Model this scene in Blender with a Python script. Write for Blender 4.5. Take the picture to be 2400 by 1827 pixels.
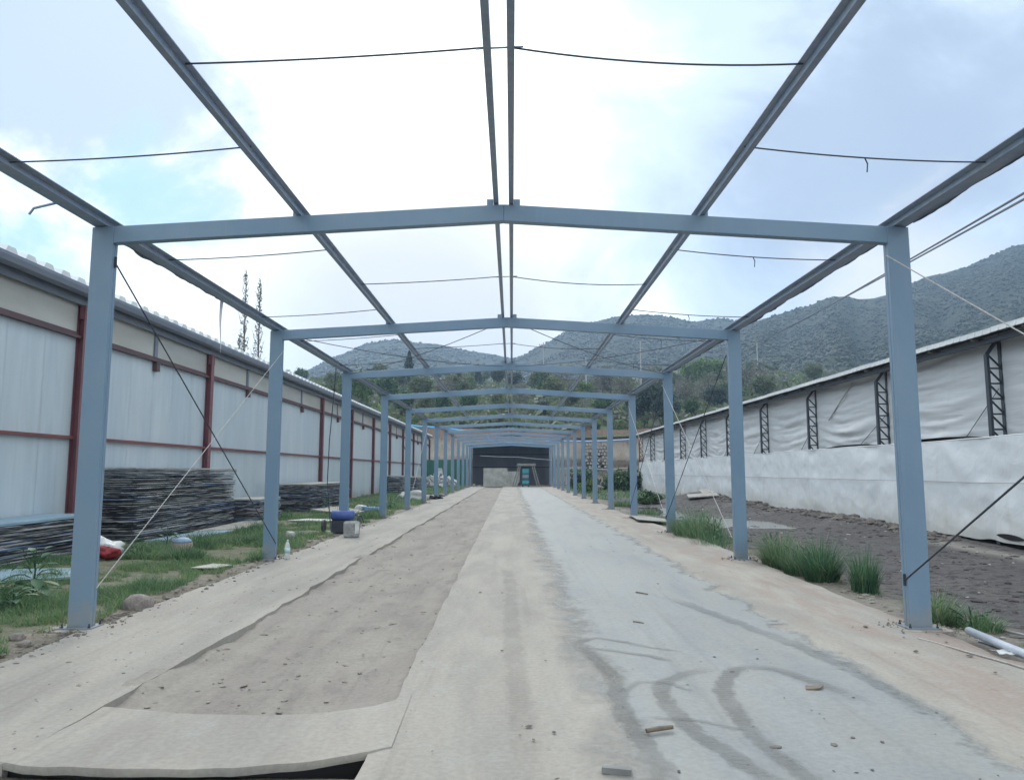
import bpy, math, random
import numpy as np
from mathutils import Vector, Matrix
from mathutils import noise as mnoise

# ------------------------------------------------------------------ reset
for o in list(bpy.data.objects):
    bpy.data.objects.remove(o)
SC = bpy.context.scene
COL = SC.collection
random.seed(7)
RNG = np.random.default_rng(7)

# ------------------------------------------------------------------ camera
CAM = Vector((0.1161, 0.0, 1.4775))
PITCH = 0.1098
FPX = 1724.2            # focal length in pixels of a 2400 px wide frame
cd = bpy.data.cameras.new('camera')
cam = bpy.data.objects.new('camera', cd)
COL.objects.link(cam)
cam.location = CAM
cam.rotation_euler = (math.pi/2 + PITCH, 0, 0)
cd.sensor_fit = 'HORIZONTAL'
cd.sensor_width = 36
cd.lens = 36*FPX/2400
cd.clip_start = 0.05
cd.clip_end = 6000
SC.camera = cam

# ------------------------------------------------------------------ light
SUN_ELEV, SUN_AZ = math.radians(42), math.radians(-14)     # ahead of the camera, behind cloud
sl = bpy.data.lights.new('sun', 'SUN')
sl.energy = 1.2
sl.angle = math.radians(28)
sl.color = (1.0, 0.98, 0.95)
sun = bpy.data.objects.new('sun', sl)
COL.objects.link(sun)
sd = Vector((math.sin(SUN_AZ)*math.cos(SUN_ELEV), math.cos(SUN_AZ)*math.cos(SUN_ELEV), math.sin(SUN_ELEV)))
sun.rotation_euler = (-sd).to_track_quat('-Z', 'Y').to_euler()
sun.location = (0, 0, 30)

SC.view_settings.view_transform = 'Standard'
SC.view_settings.look = 'None'
SC.view_settings.gamma = 1
SC.view_settings.exposure = 0.78
SC.view_settings.use_curve_mapping = False

def pixdir(px, py, s=2400/2207):
    """direction through a point of the (2207 px wide) photograph"""
    u = (px*s-1200)/FPX
    w = -(py*s-913.5)/FPX
    c, sn = math.cos(PITCH), math.sin(PITCH)
    return Vector((u, c-sn*w, sn+c*w))

class NT:
    """tiny node-tree writer"""
    def __init__(s, tree):
        s.t = tree
    def n(s, kind, **kw):
        nd = s.t.nodes.new(kind)
        for k, v in kw.items():
            if k.startswith('_'):
                setattr(nd, k[1:], v)
        return nd
    def put(s, sock, v):
        if isinstance(v, bpy.types.NodeSocket):
            s.t.links.new(v, sock)
        elif v is not None:
            if hasattr(sock, 'default_value'):
                try:
                    if len(sock.default_value) == 4 and len(v) == 3:
                        v = (*v, 1)
                except TypeError:
                    pass
                sock.default_value = v
    def math(s, op, a, b=0.0, c=None, clamp=False):
        nd = s.t.nodes.new('ShaderNodeMath'); nd.operation = op; nd.use_clamp = clamp
        s.put(nd.inputs[0], a); s.put(nd.inputs[1], b)
        if c is not None: s.put(nd.inputs[2], c)
        return nd.outputs[0]
    def vmath(s, op, a, b=(0, 0, 0)):
        nd = s.t.nodes.new('ShaderNodeVectorMath'); nd.operation = op
        s.put(nd.inputs[0], a); s.put(nd.inputs[1], b)
        return nd.outputs['Value'] if op in ('DOT_PRODUCT', 'LENGTH', 'DISTANCE') else nd.outputs[0]
    def mix(s, fac, a, b, blend='MIX'):
        nd = s.t.nodes.new('ShaderNodeMix'); nd.data_type = 'RGBA'; nd.blend_type = blend
        s.put(nd.inputs['Factor'], fac); s.put(nd.inputs[6], a); s.put(nd.inputs[7], b)
        return nd.outputs[2]
    def noise(s, vec, scale, detail=4, rough=0.55, dist=0.0):
        nd = s.t.nodes.new('ShaderNodeTexNoise')
        s.put(nd.inputs['Vector'], vec)
        nd.inputs['Scale'].default_value = scale
        nd.inputs['Detail'].default_value = detail
        nd.inputs['Roughness'].default_value = rough
        nd.inputs['Distortion'].default_value = dist
        return nd.outputs['Fac']
    def rng(s, v, a, b, c=0.0, d=1.0, smooth=True):
        nd = s.t.nodes.new('ShaderNodeMapRange')
        nd.interpolation_type = 'SMOOTHSTEP' if smooth else 'LINEAR'
        s.put(nd.inputs['Value'], v)
        for k, x in zip(('From Min', 'From Max', 'To Min', 'To Max'), (a, b, c, d)):
            nd.inputs[k].default_value = x
        return nd.outputs['Result']
    def mapping(s, vec, scale=(1, 1, 1), loc=(0, 0, 0)):
        nd = s.t.nodes.new('ShaderNodeMapping')
        s.put(nd.inputs['Vector'], vec)
        nd.inputs['Scale'].default_value = scale
        nd.inputs['Location'].default_value = loc
        return nd.outputs[0]
    def sep(s, vec):
        nd = s.t.nodes.new('ShaderNodeSeparateXYZ'); s.put(nd.inputs[0], vec)
        return nd.outputs

# world: Nishita sky seen between broken cloud
world = bpy.data.worlds.new('World')
SC.world = world
world.use_nodes = True
wt = world.node_tree
wt.nodes.clear()
N = NT(wt)
sky = wt.nodes.new('ShaderNodeTexSky')
sky.sky_type = 'NISHITA'
sky.sun_disc = False
sky.sun_elevation = SUN_ELEV
sky.sun_rotation = SUN_AZ
sky.air_density = 1.0
sky.dust_density = 1.0
sky.ozone_density = 1.5
wdir = wt.nodes.new('ShaderNodeTexCoord').outputs['Generated']
n_big = N.noise(wdir, 2.3, 5, 0.55, 0.25)
n_mid = N.noise(N.mapping(wdir, (1, 1, 1.5), (3.1, 1.7, 0.4)), 3.4, 8, 0.62, 0.35)
def blob(px, py, r_in, r_out, amp=0.22):
    d = pixdir(px, py).normalized()
    dist = N.vmath('DISTANCE', wdir, tuple(d))
    pert = N.math('MULTIPLY_ADD', n_mid, -amp*2, amp)
    dist = N.math('ADD', dist, pert)
    return N.rng(dist, r_in, r_out, 1.0, 0.0)
WHITE, CREAM = (11.6, 12.3, 12.1), (10.1, 9.95, 9.7)
GREY, LAV, CYAN = (3.0, 3.7, 4.75), (3.9, 4.7, 6.2), (2.6, 5.3, 6.6)
base = N.mix(N.rng(n_big, 0.36, 0.66), WHITE, (6.0, 6.9, 7.9))
base = N.mix(blob(760, 300, 0.26, 0.44, 0.26), base, WHITE)
base = N.mix(N.math('MULTIPLY', blob(1950, 250, 0.28, 0.50, 0.32), 0.9), base, (4.8, 5.85, 7.2))
base = N.mix(N.math('MULTIPLY', blob(1850, 330, 0.06, 0.26, 0.30), 0.9), base, GREY)
base = N.mix(N.math('MULTIPLY', blob(2150, 300, 0.04, 0.18, 0.26), 0.7), base, GREY)
base = N.mix(N.math('MULTIPLY', blob(110, 90, 0.14, 0.27, 0.24), 0.95), base, LAV)
base = N.mix(N.math('MULTIPLY', blob(1950, 660, 0.04, 0.15, 0.16), 0.9), base, (6.9, 6.9, 6.6))
base = N.mix(blob(900, 720, 0.10, 0.34, 0.08), base, (6.0, 6.05, 5.95))
gap = N.math('MAXIMUM', blob(255, 385, 0.02, 0.11, 0.22), blob(60, 470, 0.02, 0.10, 0.20))
gap = N.math('MAXIMUM', gap, N.math('MULTIPLY', blob(110, 590, 0.02, 0.09, 0.16), 0.8))
base = N.mix(N.math('MULTIPLY', gap, 0.85), base, N.mix(0.25, CYAN, sky.outputs[0]))
final = N.mix(0.06, base, sky.outputs[0])
bg = wt.nodes.new('ShaderNodeBackground')
bg.inputs['Strength'].default_value = 0.1
wo = wt.nodes.new('ShaderNodeOutputWorld')
wt.links.new(final, bg.inputs['Color'])
wt.links.new(bg.outputs[0], wo.inputs['Surface'])

# ------------------------------------------------------------------ materials
MATS = {}
def mat(name, col, rough=0.7, metal=0.0, var=None, vscale=3.0, vstretch=(1, 1, 1), bump=0.0, bscale=40.0,
        bstretch=(1, 1, 1), spec=0.5, coord='world', rand=None, fine=0.0, fine_scale=60.0, detail=6):
    """noise-mottled principled material; coord: world position or object space"""
    if name in MATS: return MATS[name]
    m = bpy.data.materials.new(name); m.use_nodes = True
    t = m.node_tree; t.nodes.clear(); N = NT(t)
    out = t.nodes.new('ShaderNodeOutputMaterial'); b = t.nodes.new('ShaderNodeBsdfPrincipled')
    t.links.new(b.outputs[0], out.inputs[0])
    if coord == 'world': v = t.nodes.new('ShaderNodeNewGeometry').outputs['Position']
    else: v = t.nodes.new('ShaderNodeTexCoord').outputs['Object']
    c = col
    if var is not None:
        f = N.rng(N.noise(N.mapping(v, vstretch), vscale, detail, 0.6), 0.35, 0.65)
        c = N.mix(f, col, var)
    if rand is not None:
        oi = t.nodes.new('ShaderNodeObjectInfo').outputs['Random']
        c = N.mix(N.math('MULTIPLY', oi, 1.0), c, N.mix(1.0, c, rand, 'MULTIPLY'))
    if fine:
        f2 = N.noise(N.mapping(v, bstretch), fine_scale, 3, 0.7)
        c = N.mix(fine, c, N.mix(1.0, c, N.mix(N.rng(f2, 0.3, 0.7), (0.35, 0.35, 0.35), (1.6, 1.6, 1.6)), 'MULTIPLY'))
    N.put(b.inputs['Base Color'], c)
    b.inputs['Roughness'].default_value = rough
    b.inputs['Metallic'].default_value = metal
    b.inputs['Specular IOR Level'].default_value = spec
    if bump:
        bn = t.nodes.new('ShaderNodeBump'); bn.inputs['Strength'].default_value = 1.0
        bn.inputs['Distance'].default_value = bump
        t.links.new(N.noise(N.mapping(v, bstretch), bscale, 5, 0.6), bn.inputs['Height'])
        t.links.new(bn.outputs[0], b.inputs['Normal'])

    MATS[name] = m
    return m

def steel_mat():
    m = bpy.data.materials.new('painted_steel'); m.use_nodes = True
    t = m.node_tree; t.nodes.clear(); N = NT(t)
    out = t.nodes.new('ShaderNodeOutputMaterial'); p = t.nodes.new('ShaderNodeBsdfPrincipled')
    pos = t.nodes.new('ShaderNodeNewGeometry').outputs['Position']; x, y, z = N.sep(pos)
    oi = t.nodes.new('ShaderNodeObjectInfo').outputs['Random']
    c = N.mix(N.rng(N.noise(pos, 1.1, 5), 0.36, 0.64), (0.134, 0.226, 0.325), (0.164, 0.252, 0.342))
    c = N.mix(N.math('MULTIPLY', oi, 0.35), c, (0.195, 0.262, 0.335))
    run = N.rng(N.noise(N.mapping(pos, (9, 9, 0.7)), 2.0, 4, 0.6), 0.55, 0.75)
    c = N.mix(N.math('MULTIPLY', run, 0.28), c, (0.24, 0.285, 0.335))
    speck = N.rng(N.noise(pos, 34, 3, 0.7), 0.66, 0.72)
    c = N.mix(N.math('MULTIPLY', speck, 0.35), c, (0.17, 0.15, 0.13))
    dust = N.rng(N.math('ADD', z, N.math('MULTIPLY_ADD', N.noise(pos, 5.0, 5, 0.7), 1.1, -0.55)), 0.02, 0.32, 0.55, 0.0)
    c = N.mix(dust, c, (0.27, 0.25, 0.22))
    N.put(p.inputs['Base Color'], c)
    N.put(p.inputs['Roughness'], N.rng(N.noise(pos, 6, 4), 0.3, 0.7, 0.34, 0.52))
    bn = t.nodes.new('ShaderNodeBump'); bn.inputs['Distance'].default_value = 0.002
    t.links.new(N.noise(pos, 14, 4), bn.inputs['Height']); t.links.new(bn.outputs[0], p.inputs['Normal'])
    t.links.new(p.outputs[0], out.inputs[0])
    return m
STEEL = steel_mat()
PURLIN = mat('purlin_steel', (0.22, 0.285, 0.385), 0.45, var=(0.26, 0.31, 0.385), vscale=2.0, fine=0.15, fine_scale=14)
ROD = mat('dark_rod', (0.035, 0.04, 0.055), 0.6)
ROPE = mat('pale_rope', (0.40, 0.385, 0.37), 0.8, fine=0.3, fine_scale=30)
MAROON = mat('maroon_steel', (0.165, 0.062, 0.076), 0.5, var=(0.195, 0.08, 0.09), vscale=1.5)
GIRT_D = mat('dark_girt', (0.085, 0.05, 0.058), 0.55, var=(0.11, 0.06, 0.065), vscale=2)
GIRT_R = mat('mid_girt', (0.20, 0.06, 0.055), 0.55, var=(0.16, 0.05, 0.05), vscale=2)
def grime(m, z0, z1, col, amt):
    t = m.node_tree; N = NT(t); p = [n for n in t.nodes if n.type == 'BSDF_PRINCIPLED'][0]
    src = p.inputs['Base Color'].links[0].from_socket
    pos = t.nodes.new('ShaderNodeNewGeometry').outputs['Position']; x, y, z = N.sep(pos)
    n = N.noise(N.mapping(pos, (1, 1.0, 0.6)), 2.6, 6, 0.68)
    d = N.rng(N.math('ADD', z, N.math('MULTIPLY_ADD', n, 1.3, -0.65)), z0, z1, amt, 0.0)
    drip = N.math('MULTIPLY', N.rng(N.noise(N.mapping(pos, (1, 5.0, 0.12)), 2.2, 5, 0.65), 0.56, 0.72), 0.30)
    N.put(p.inputs['Base Color'], N.mix(d, N.mix(drip, src, N.mix(1.0, src, (0.80, 0.80, 0.78), 'MULTIPLY')), col))
    return m
PANEL = mat('wall_sheet', (0.44, 0.51, 0.56), 0.38, var=(0.51, 0.57, 0.605), vscale=0.8, vstretch=(1, 1.2, 0.16),
            fine=0.07, fine_scale=5, bump=0.006, bscale=1.6, bstretch=(1, 1, 0.12), rand=(0.975, 0.982, 0.985))
CLERE = mat('clerestory_sheet', (0.42, 0.41, 0.365), 0.4, var=(0.50, 0.49, 0.455), vscale=1.2, vstretch=(1, 0.3, 1.5), rand=(0.88, 0.9, 0.95))
FASCIA = mat('fascia_sheet', (0.17, 0.195, 0.245), 0.5, var=(0.215, 0.235, 0.275), vscale=0.8)
GUTTER = mat('gutter_metal', (0.15, 0.175, 0.225), 0.4, var=(0.19, 0.21, 0.25), vscale=0.6)
ROOFW = mat('white_roof_sheet', (0.62, 0.64, 0.66), 0.45, var=(0.72, 0.73, 0.72), vscale=0.7)
TRUSS = mat('truss_steel', (0.035, 0.045, 0.06), 0.5)
DARKW = mat('dark_sheet', (0.115, 0.118, 0.15), 0.6, var=(0.15, 0.155, 0.185), vscale=0.7, vstretch=(1, 1, 0.3))
DARKG = mat('dark_girt_steel', (0.03, 0.032, 0.04), 0.6)
PLASTIC = mat('torn_film', (0.10, 0.125, 0.18), 0.5, var=(0.16, 0.18, 0.22), vscale=8)
WFILM = mat('white_film', (0.7, 0.72, 0.75), 0.5)
BLACK = mat('black_film_and_shade', (0.015, 0.015, 0.018), 0.45)  # black film, also painted shade under the lip and behind the curtain slot
BLUEH = mat('blue_hose', (0.17, 0.30, 0.50), 0.5)
CYANH = mat('cyan_hose', (0.13, 0.42, 0.66), 0.4)
PVC = mat('grey_pipe', (0.50, 0.54, 0.60), 0.35, var=(0.42, 0.46, 0.52), vscale=6)
WOOD = mat('weathered_wood', (0.19, 0.15, 0.11), 0.8, var=(0.12, 0.095, 0.075), vscale=14, bump=0.004, bscale=40)
STONE = mat('field_stone', (0.26, 0.225, 0.20), 0.85, var=(0.20, 0.17, 0.155), vscale=8, bump=0.008, bscale=25, fine=0.3, fine_scale=50)
RUBBLE = mat('pale_rubble', (0.55, 0.55, 0.54), 0.85, var=(0.42, 0.42, 0.41), vscale=6, rand=(0.7, 0.7, 0.7))
TEAL = mat('teal_sheet', (0.06, 0.36, 0.42), 0.45)
TEALD = mat('teal_dark', (0.03, 0.10, 0.12), 0.5)
SILVER = mat('silver_timber', (0.24, 0.24, 0.23), 0.7, var=(0.17, 0.17, 0.165), vscale=6)
CONW = mat('bare_concrete', (0.42, 0.41, 0.37), 0.85, var=(0.30, 0.295, 0.27), vscale=1.6, fine=0.25, fine_scale=12, bump=0.01, bscale=10)
POLE = mat('pale_pole', (0.36, 0.36, 0.355), 0.8)
NETG = mat('green_netting', (0.035, 0.13, 0.085), 0.8, var=(0.05, 0.16, 0.11), vscale=1.2, vstretch=(1, 1, 0.2))
BARK = mat('bark', (0.10, 0.085, 0.07), 0.9, var=(0.15, 0.13, 0.11), vscale=5, bump=0.02, bscale=20)
BLUEP = mat('blue_plastic', (0.045, 0.09, 0.32), 0.5, var=(0.08, 0.12, 0.30), vscale=12)
WHITEP = mat('white_plastic', (0.62, 0.63, 0.62), 0.5, var=(0.5, 0.5, 0.49), vscale=12)
REDP = mat('red_sack', (0.32, 0.025, 0.03), 0.6, var=(0.20, 0.02, 0.025), vscale=25)
GREYB = mat('grey_bucket', (0.235, 0.235, 0.235), 0.6, var=(0.33, 0.33, 0.32), vscale=9, fine=0.3, fine_scale=40)
TAN = mat('tan_sheet', (0.26, 0.20, 0.16), 0.7)

grime(PANEL, 0.0, 0.55, (0.30, 0.28, 0.24), 0.6)
grime(CLERE, -1, -0.9, (0.3, 0.3, 0.3), 0.0)
def tarp_mat(name, a, b, stain, st=(1, 0.8, 0.9)):
    m = bpy.data.materials.new(name); m.use_nodes = True
    t = m.node_tree; t.nodes.clear(); N = NT(t)
    out = t.nodes.new('ShaderNodeOutputMaterial'); p = t.nodes.new('ShaderNodeBsdfPrincipled')
    v = t.nodes.new('ShaderNodeNewGeometry').outputs['Position']
    c = N.mix(N.rng(N.noise(N.mapping(v, (1, 0.5, 0.8)), 0.9, 5), 0.35, 0.68), a, b)
    s = N.math('MULTIPLY', N.rng(N.noise(N.mapping(v, (1, 1.6, 0.2)), 1.7, 6, 0.65, 0.5), 0.56, 0.78), 0.55)
    c = N.mix(s, c, stain)
    N.put(p.inputs['Base Color'], c)
    p.inputs['Roughness'].default_value = 0.42
    bn = t.nodes.new('ShaderNodeBump'); bn.inputs['Distance'].default_value = 0.016
    t.links.new(N.noise(N.mapping(v, st), 3.0, 5, 0.5, 0.8), bn.inputs['Height'])
    t.links.new(bn.outputs[0], p.inputs['Normal'])
    t.links.new(p.outputs[0], out.inputs[0])
    return m
TARP = tarp_mat('white_tarp', (0.67, 0.70, 0.725), (0.70, 0.725, 0.745), (0.56, 0.55, 0.50))
grime(TARP, 0.1, 0.9, (0.47, 0.44, 0.36), 0.45)
CURT = tarp_mat('grey_curtain', (0.57, 0.585, 0.60), (0.62, 0.63, 0.635), (0.50, 0.50, 0.48), (1, 0.25, 1.9))

def board_mat():
    m = bpy.data.materials.new('stacked_board'); m.use_nodes = True
    t = m.node_tree; t.nodes.clear(); N = NT(t)
    out = t.nodes.new('ShaderNodeOutputMaterial'); p = t.nodes.new('ShaderNodeBsdfPrincipled')
    oi = t.nodes.new('ShaderNodeObjectInfo'); oc = t.nodes.new('ShaderNodeTexCoord').outputs['Object']
    r = oi.outputs['Random']; pos = t.nodes.new('ShaderNodeNewGeometry').outputs['Position']
    cr = t.nodes.new('ShaderNodeValToRGB'); e = cr.color_ramp; e.interpolation = 'CONSTANT'
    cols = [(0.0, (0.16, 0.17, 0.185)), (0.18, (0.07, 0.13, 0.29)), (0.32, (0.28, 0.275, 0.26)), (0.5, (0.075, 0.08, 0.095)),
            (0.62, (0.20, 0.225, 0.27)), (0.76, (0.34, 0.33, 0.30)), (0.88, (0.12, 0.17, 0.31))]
    e.elements[0].position = 0; e.elements[0].color = (*cols[0][1], 1); e.elements[1].position = cols[1][0]; e.elements[1].color = (*cols[1][1], 1)
    for q, c in cols[2:]:
        k = e.elements.new(q); k.color = (*c, 1)
    t.links.new(r, cr.inputs[0])
    n1 = N.noise(N.mapping(pos, (1, 0.4, 9)), 2.2, 6, 0.66)
    c = N.mix(N.rng(n1, 0.43, 0.54), cr.outputs[0], (0.028, 0.03, 0.038))
    n2 = N.noise(N.mapping(pos, (1.5, 0.55, 24)), 2.0, 4, 0.66)
    c = N.mix(N.rng(n2, 0.52, 0.60), c, (0.42, 0.43, 0.44))
    N.put(p.inputs['Base Color'], c)
    p.inputs['Roughness'].default_value = 0.6
    t.links.new(p.outputs[0], out.inputs[0])
    return m
BOARD = board_mat()
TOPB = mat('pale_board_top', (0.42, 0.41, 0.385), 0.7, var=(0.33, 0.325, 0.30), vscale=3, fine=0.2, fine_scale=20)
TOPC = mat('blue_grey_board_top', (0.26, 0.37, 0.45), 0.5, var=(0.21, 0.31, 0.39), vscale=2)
PLY = mat('pale_plywood', (0.36, 0.345, 0.31), 0.8, var=(0.27, 0.255, 0.23), vscale=4, fine=0.25, fine_scale=30)

def leaf_mat(name, cols, transl=0.25, rough=0.55):
    """cols: dark, mid, light, dry; 'tint' is a per-leaf attribute"""
    m = bpy.data.materials.new(name); m.use_nodes = True
    t = m.node_tree; t.nodes.clear(); N = NT(t)
    out = t.nodes.new('ShaderNodeOutputMaterial'); p = t.nodes.new('ShaderNodeBsdfPrincipled')
    at = t.nodes.new('ShaderNodeAttribute'); at.attribute_name = 'tint'
    pos = t.nodes.new('ShaderNodeNewGeometry').outputs['Position']
    f = N.math('ADD', at.outputs['Fac'], N.math('MULTIPLY_ADD', N.noise(pos, 1.1, 3), 0.5, -0.25))
    cr = t.nodes.new('ShaderNodeValToRGB'); e = cr.color_ramp
    e.elements[0].color = (*cols[0], 1); e.elements[1].color = (*cols[3], 1)
    e.elements[0].position = 0.05; e.elements[1].position = 0.98
    k = e.elements.new(0.42); k.color = (*cols[1], 1)
    k = e.elements.new(0.80); k.color = (*cols[2], 1)
    t.links.new(f, cr.inputs[0])
    N.put(p.inputs['Base Color'], cr.outputs[0])
    p.inputs['Roughness'].default_value = rough
    p.inputs['Specular IOR Level'].default_value = 0.3
    tr = t.nodes.new('ShaderNodeBsdfTranslucent'); t.links.new(cr.outputs[0], tr.inputs['Color'])
    mx = t.nodes.new('ShaderNodeMixShader'); mx.inputs[0].default_value = transl
    t.links.new(p.outputs[0], mx.inputs[1]); t.links.new(tr.outputs[0], mx.inputs[2])
    t.links.new(mx.outputs[0], out.inputs[0])
    return m
GRASS = leaf_mat('grass_blades', ((0.075, 0.155, 0.085), (0.135, 0.235, 0.11), (0.21, 0.30, 0.125), (0.33, 0.32, 0.18)), 0.4)
TUFT = leaf_mat('tuft_blades', ((0.045, 0.11, 0.07), (0.095, 0.19, 0.10), (0.18, 0.29, 0.13), (0.36, 0.37, 0.25)), 0.4)
BROAD = leaf_mat('broad_leaf', ((0.04, 0.10, 0.055), (0.07, 0.155, 0.08), (0.11, 0.20, 0.11), (0.17, 0.24, 0.13)))
F_OLIVE = leaf_mat('olive_foliage', ((0.085, 0.112, 0.06), (0.125, 0.16, 0.085), (0.17, 0.205, 0.11), (0.2, 0.21, 0.13)), 0.4)
F_DARK = leaf_mat('dark_foliage', ((0.03, 0.05, 0.045), (0.05, 0.08, 0.068), (0.07, 0.105, 0.085), (0.09, 0.12, 0.095)), 0.3)
F_BRIGHT = leaf_mat('bright_foliage', ((0.055, 0.10, 0.03), (0.10, 0.17, 0.045), (0.15, 0.23, 0.065), (0.19, 0.26, 0.09)))
F_BROWN = leaf_mat('brown_twigs', ((0.12, 0.125, 0.105), (0.16, 0.165, 0.14), (0.2, 0.2, 0.17), (0.22, 0.22, 0.19)), 0.4)
F_GREEN = leaf_mat('green_foliage', ((0.035, 0.075, 0.04), (0.06, 0.12, 0.055), (0.09, 0.16, 0.07), (0.13, 0.2, 0.09)))
F_SCRUB = leaf_mat('hill_scrub', ((0.038, 0.052, 0.046), (0.048, 0.065, 0.054), (0.060, 0.078, 0.06), (0.074, 0.092, 0.067)))

# ------------------------------------------------------------------ mesh helpers
class MB:
    def __init__(s):
        s.v, s.f, s.uv = [], [], None
    def add(s, vs, fs):
        o = len(s.v)
        s.v.extend(tuple(p) for p in vs)
        s.f.extend(tuple(i+o for i in f) for f in fs)
    def box(s, x0, x1, y0, y1, z0, z1):
        s.add([(x0, y0, z0), (x1, y0, z0), (x1, y1, z0), (x0, y1, z0), (x0, y0, z1), (x1, y0, z1), (x1, y1, z1), (x0, y1, z1)],
              [(3, 2, 1, 0), (4, 5, 6, 7), (0, 1, 5, 4), (1, 2, 6, 5), (2, 3, 7, 6), (3, 0, 4, 7)])
    def bar(s, a, b, w, h, up=(0, 0, 1)):
        a, b = Vector(a), Vector(b); d = (b-a).normalized(); r = d.cross(Vector(up))
        r = (Vector((1, 0, 0)) if r.length < 1e-4 else r).normalized(); u = r.cross(d).normalized()
        vs = [p + r*sx*w/2 + u*sz*h/2 for p in (a, b) for sx, sz in ((-1, -1), (1, -1), (1, 1), (-1, 1))]
        s.add(vs, [(3, 2, 1, 0), (4, 5, 6, 7), (0, 1, 5, 4), (1, 2, 6, 5), (2, 3, 7, 6), (3, 0, 4, 7)])
    def tube(s, pts, r, n=6, cap=True):
        pts = [Vector(p) for p in pts]; rings = []
        rr = r if isinstance(r, (list, tuple)) else [r]*len(pts)
        up = Vector((0.13, 0.07, 1)).normalized()
        for i, p in enumerate(pts):
            d = (pts[min(i+1, len(pts)-1)]-pts[max(i-1, 0)]).normalized()
            a = d.cross(up)
            if a.length < 1e-3: a = d.cross(Vector((1, 0, 0)))
            a.normalize(); b = a.cross(d)
            rings.append([p+(a*math.cos(2*math.pi*k/n)+b*math.sin(2*math.pi*k/n))*rr[i] for k in range(n)])
        vs = [q for g in rings for q in g]
        fs = [(i*n+k, i*n+(k+1) % n, (i+1)*n+(k+1) % n, (i+1)*n+k) for i in range(len(pts)-1) for k in range(n)]
        if cap: fs += [tuple(range(n-1, -1, -1)), tuple((len(pts)-1)*n+k for k in range(n))]
        s.add(vs, fs)
    def prism(s, prof, y0, y1):
        """profile in XZ swept along Y"""
        n = len(prof)
        s.add([(x, y0, z) for x, z in prof]+[(x, y1, z) for x, z in prof],
              [tuple(range(n)), tuple(range(2*n-1, n-1, -1))]+[(i, i+n, (i+1) % n+n, (i+1) % n) for i in range(n)])
    def grid(s, P):
        """P: (n,m,3) array"""
        n, m, _ = P.shape
        fs = [(i*m+j, (i+1)*m+j, (i+1)*m+j+1, i*m+j+1) for i in range(n-1) for j in range(m-1)]
        s.add(P.reshape(-1, 3).tolist(), fs)
    def lathe(s, prof, n=16, c=(0, 0, 0)):
        vs = [(c[0]+r*math.cos(2*math.pi*k/n), c[1]+r*math.sin(2*math.pi*k/n), c[2]+z) for r, z in prof for k in range(n)]
        fs = [(i*n+k, i*n+(k+1) % n, (i+1)*n+(k+1) % n, (i+1)*n+k) for i in range(len(prof)-1) for k in range(n)]
        fs += [tuple(range(n-1, -1, -1)), tuple((len(prof)-1)*n+k for k in range(n))]
        s.add(vs, fs)
    def mesh(s, name, m, smooth=False, bevel=0):
        me = bpy.data.meshes.new(name)
        me.from_pydata(s.v, [], s.f)
        if m: me.materials.append(m)
        if smooth: me.shade_smooth()
        me.update()
        return me
    def build(s, name, m, parent=None, smooth=False, origin=None, fix=False):
        """verts in world coordinates; made relative to the parent's (root's) base or to origin"""
        if fix: pass
        off = Vector((0, 0, 0))
        if parent is not None:
            q = parent
            while q: off += q.location; q = q.parent
        elif origin is not None: off = Vector(origin)
        s.v = [(x-off.x, y-off.y, z-off.z) for x, y, z in s.v]
        o = bpy.data.objects.new(name, s.mesh(name, m, smooth))
        COL.objects.link(o)
        if parent is not None: o.parent = parent
        else: o.location = off
        return o

def recalc(o):
    import bmesh
    bm = bmesh.new(); bm.from_mesh(o.data); bmesh.ops.recalc_face_normals(bm, faces=bm.faces); bm.to_mesh(o.data); bm.free()
    return o

def tag(o, label=None, cat=None, group=None, kind=None):
    if label: o['label'] = label
    if cat: o['category'] = cat
    if group: o['group'] = group
    if kind: o['kind'] = kind
    return o

def empty(name, loc, label, cat, group=None):
    o = bpy.data.objects.new(name, None); COL.objects.link(o); o.location = loc
    o.empty_display_size = 0.2
    return tag(o, label, cat, group)

def inst(name, me, parent=None, loc=(0, 0, 0), rot=(0, 0, 0), scale=(1, 1, 1)):
    o = bpy.data.objects.new(name, me); COL.objects.link(o)
    o.location = loc; o.rotation_euler = rot; o.scale = scale
    if parent is not None: o.parent = parent
    return o

def copy_tree(root):
    c = root.copy(); COL.objects.link(c)
    for ch in list(root.children):
        d = ch.copy(); COL.objects.link(d); d.parent = c
        for g in list(ch.children):
            e = g.copy(); COL.objects.link(e); e.parent = d
    return c

def nz(x, y, z=0.0, s=1.0, oct=3):
    return mnoise.fractal(Vector((x*s, y*s, z)), 1.0, 2.0, oct)

def np_mesh(name, V, F, m, tint=None, smooth=False):
    """V (n,3), F (k,4 or 3) numpy arrays; tint per vertex"""
    V = np.asarray(V, dtype=np.float32); F = np.asarray(F, dtype=np.int32)
    k = F.shape[1]
    me = bpy.data.meshes.new(name)
    me.vertices.add(len(V)); me.vertices.foreach_set('co', V.ravel())
    me.loops.add(F.size); me.loops.foreach_set('vertex_index', F.ravel())
    me.polygons.add(len(F)); me.polygons.foreach_set('loop_start', np.arange(0, F.size, k, dtype=np.int32))
    if tint is not None:
        a = me.attributes.new('tint', 'FLOAT', 'POINT'); a.data.foreach_set('value', np.asarray(tint, dtype=np.float32))
    me.materials.append(m)
    me.update(calc_edges=True); me.validate()
    if smooth: me.shade_smooth()
    return me

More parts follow.
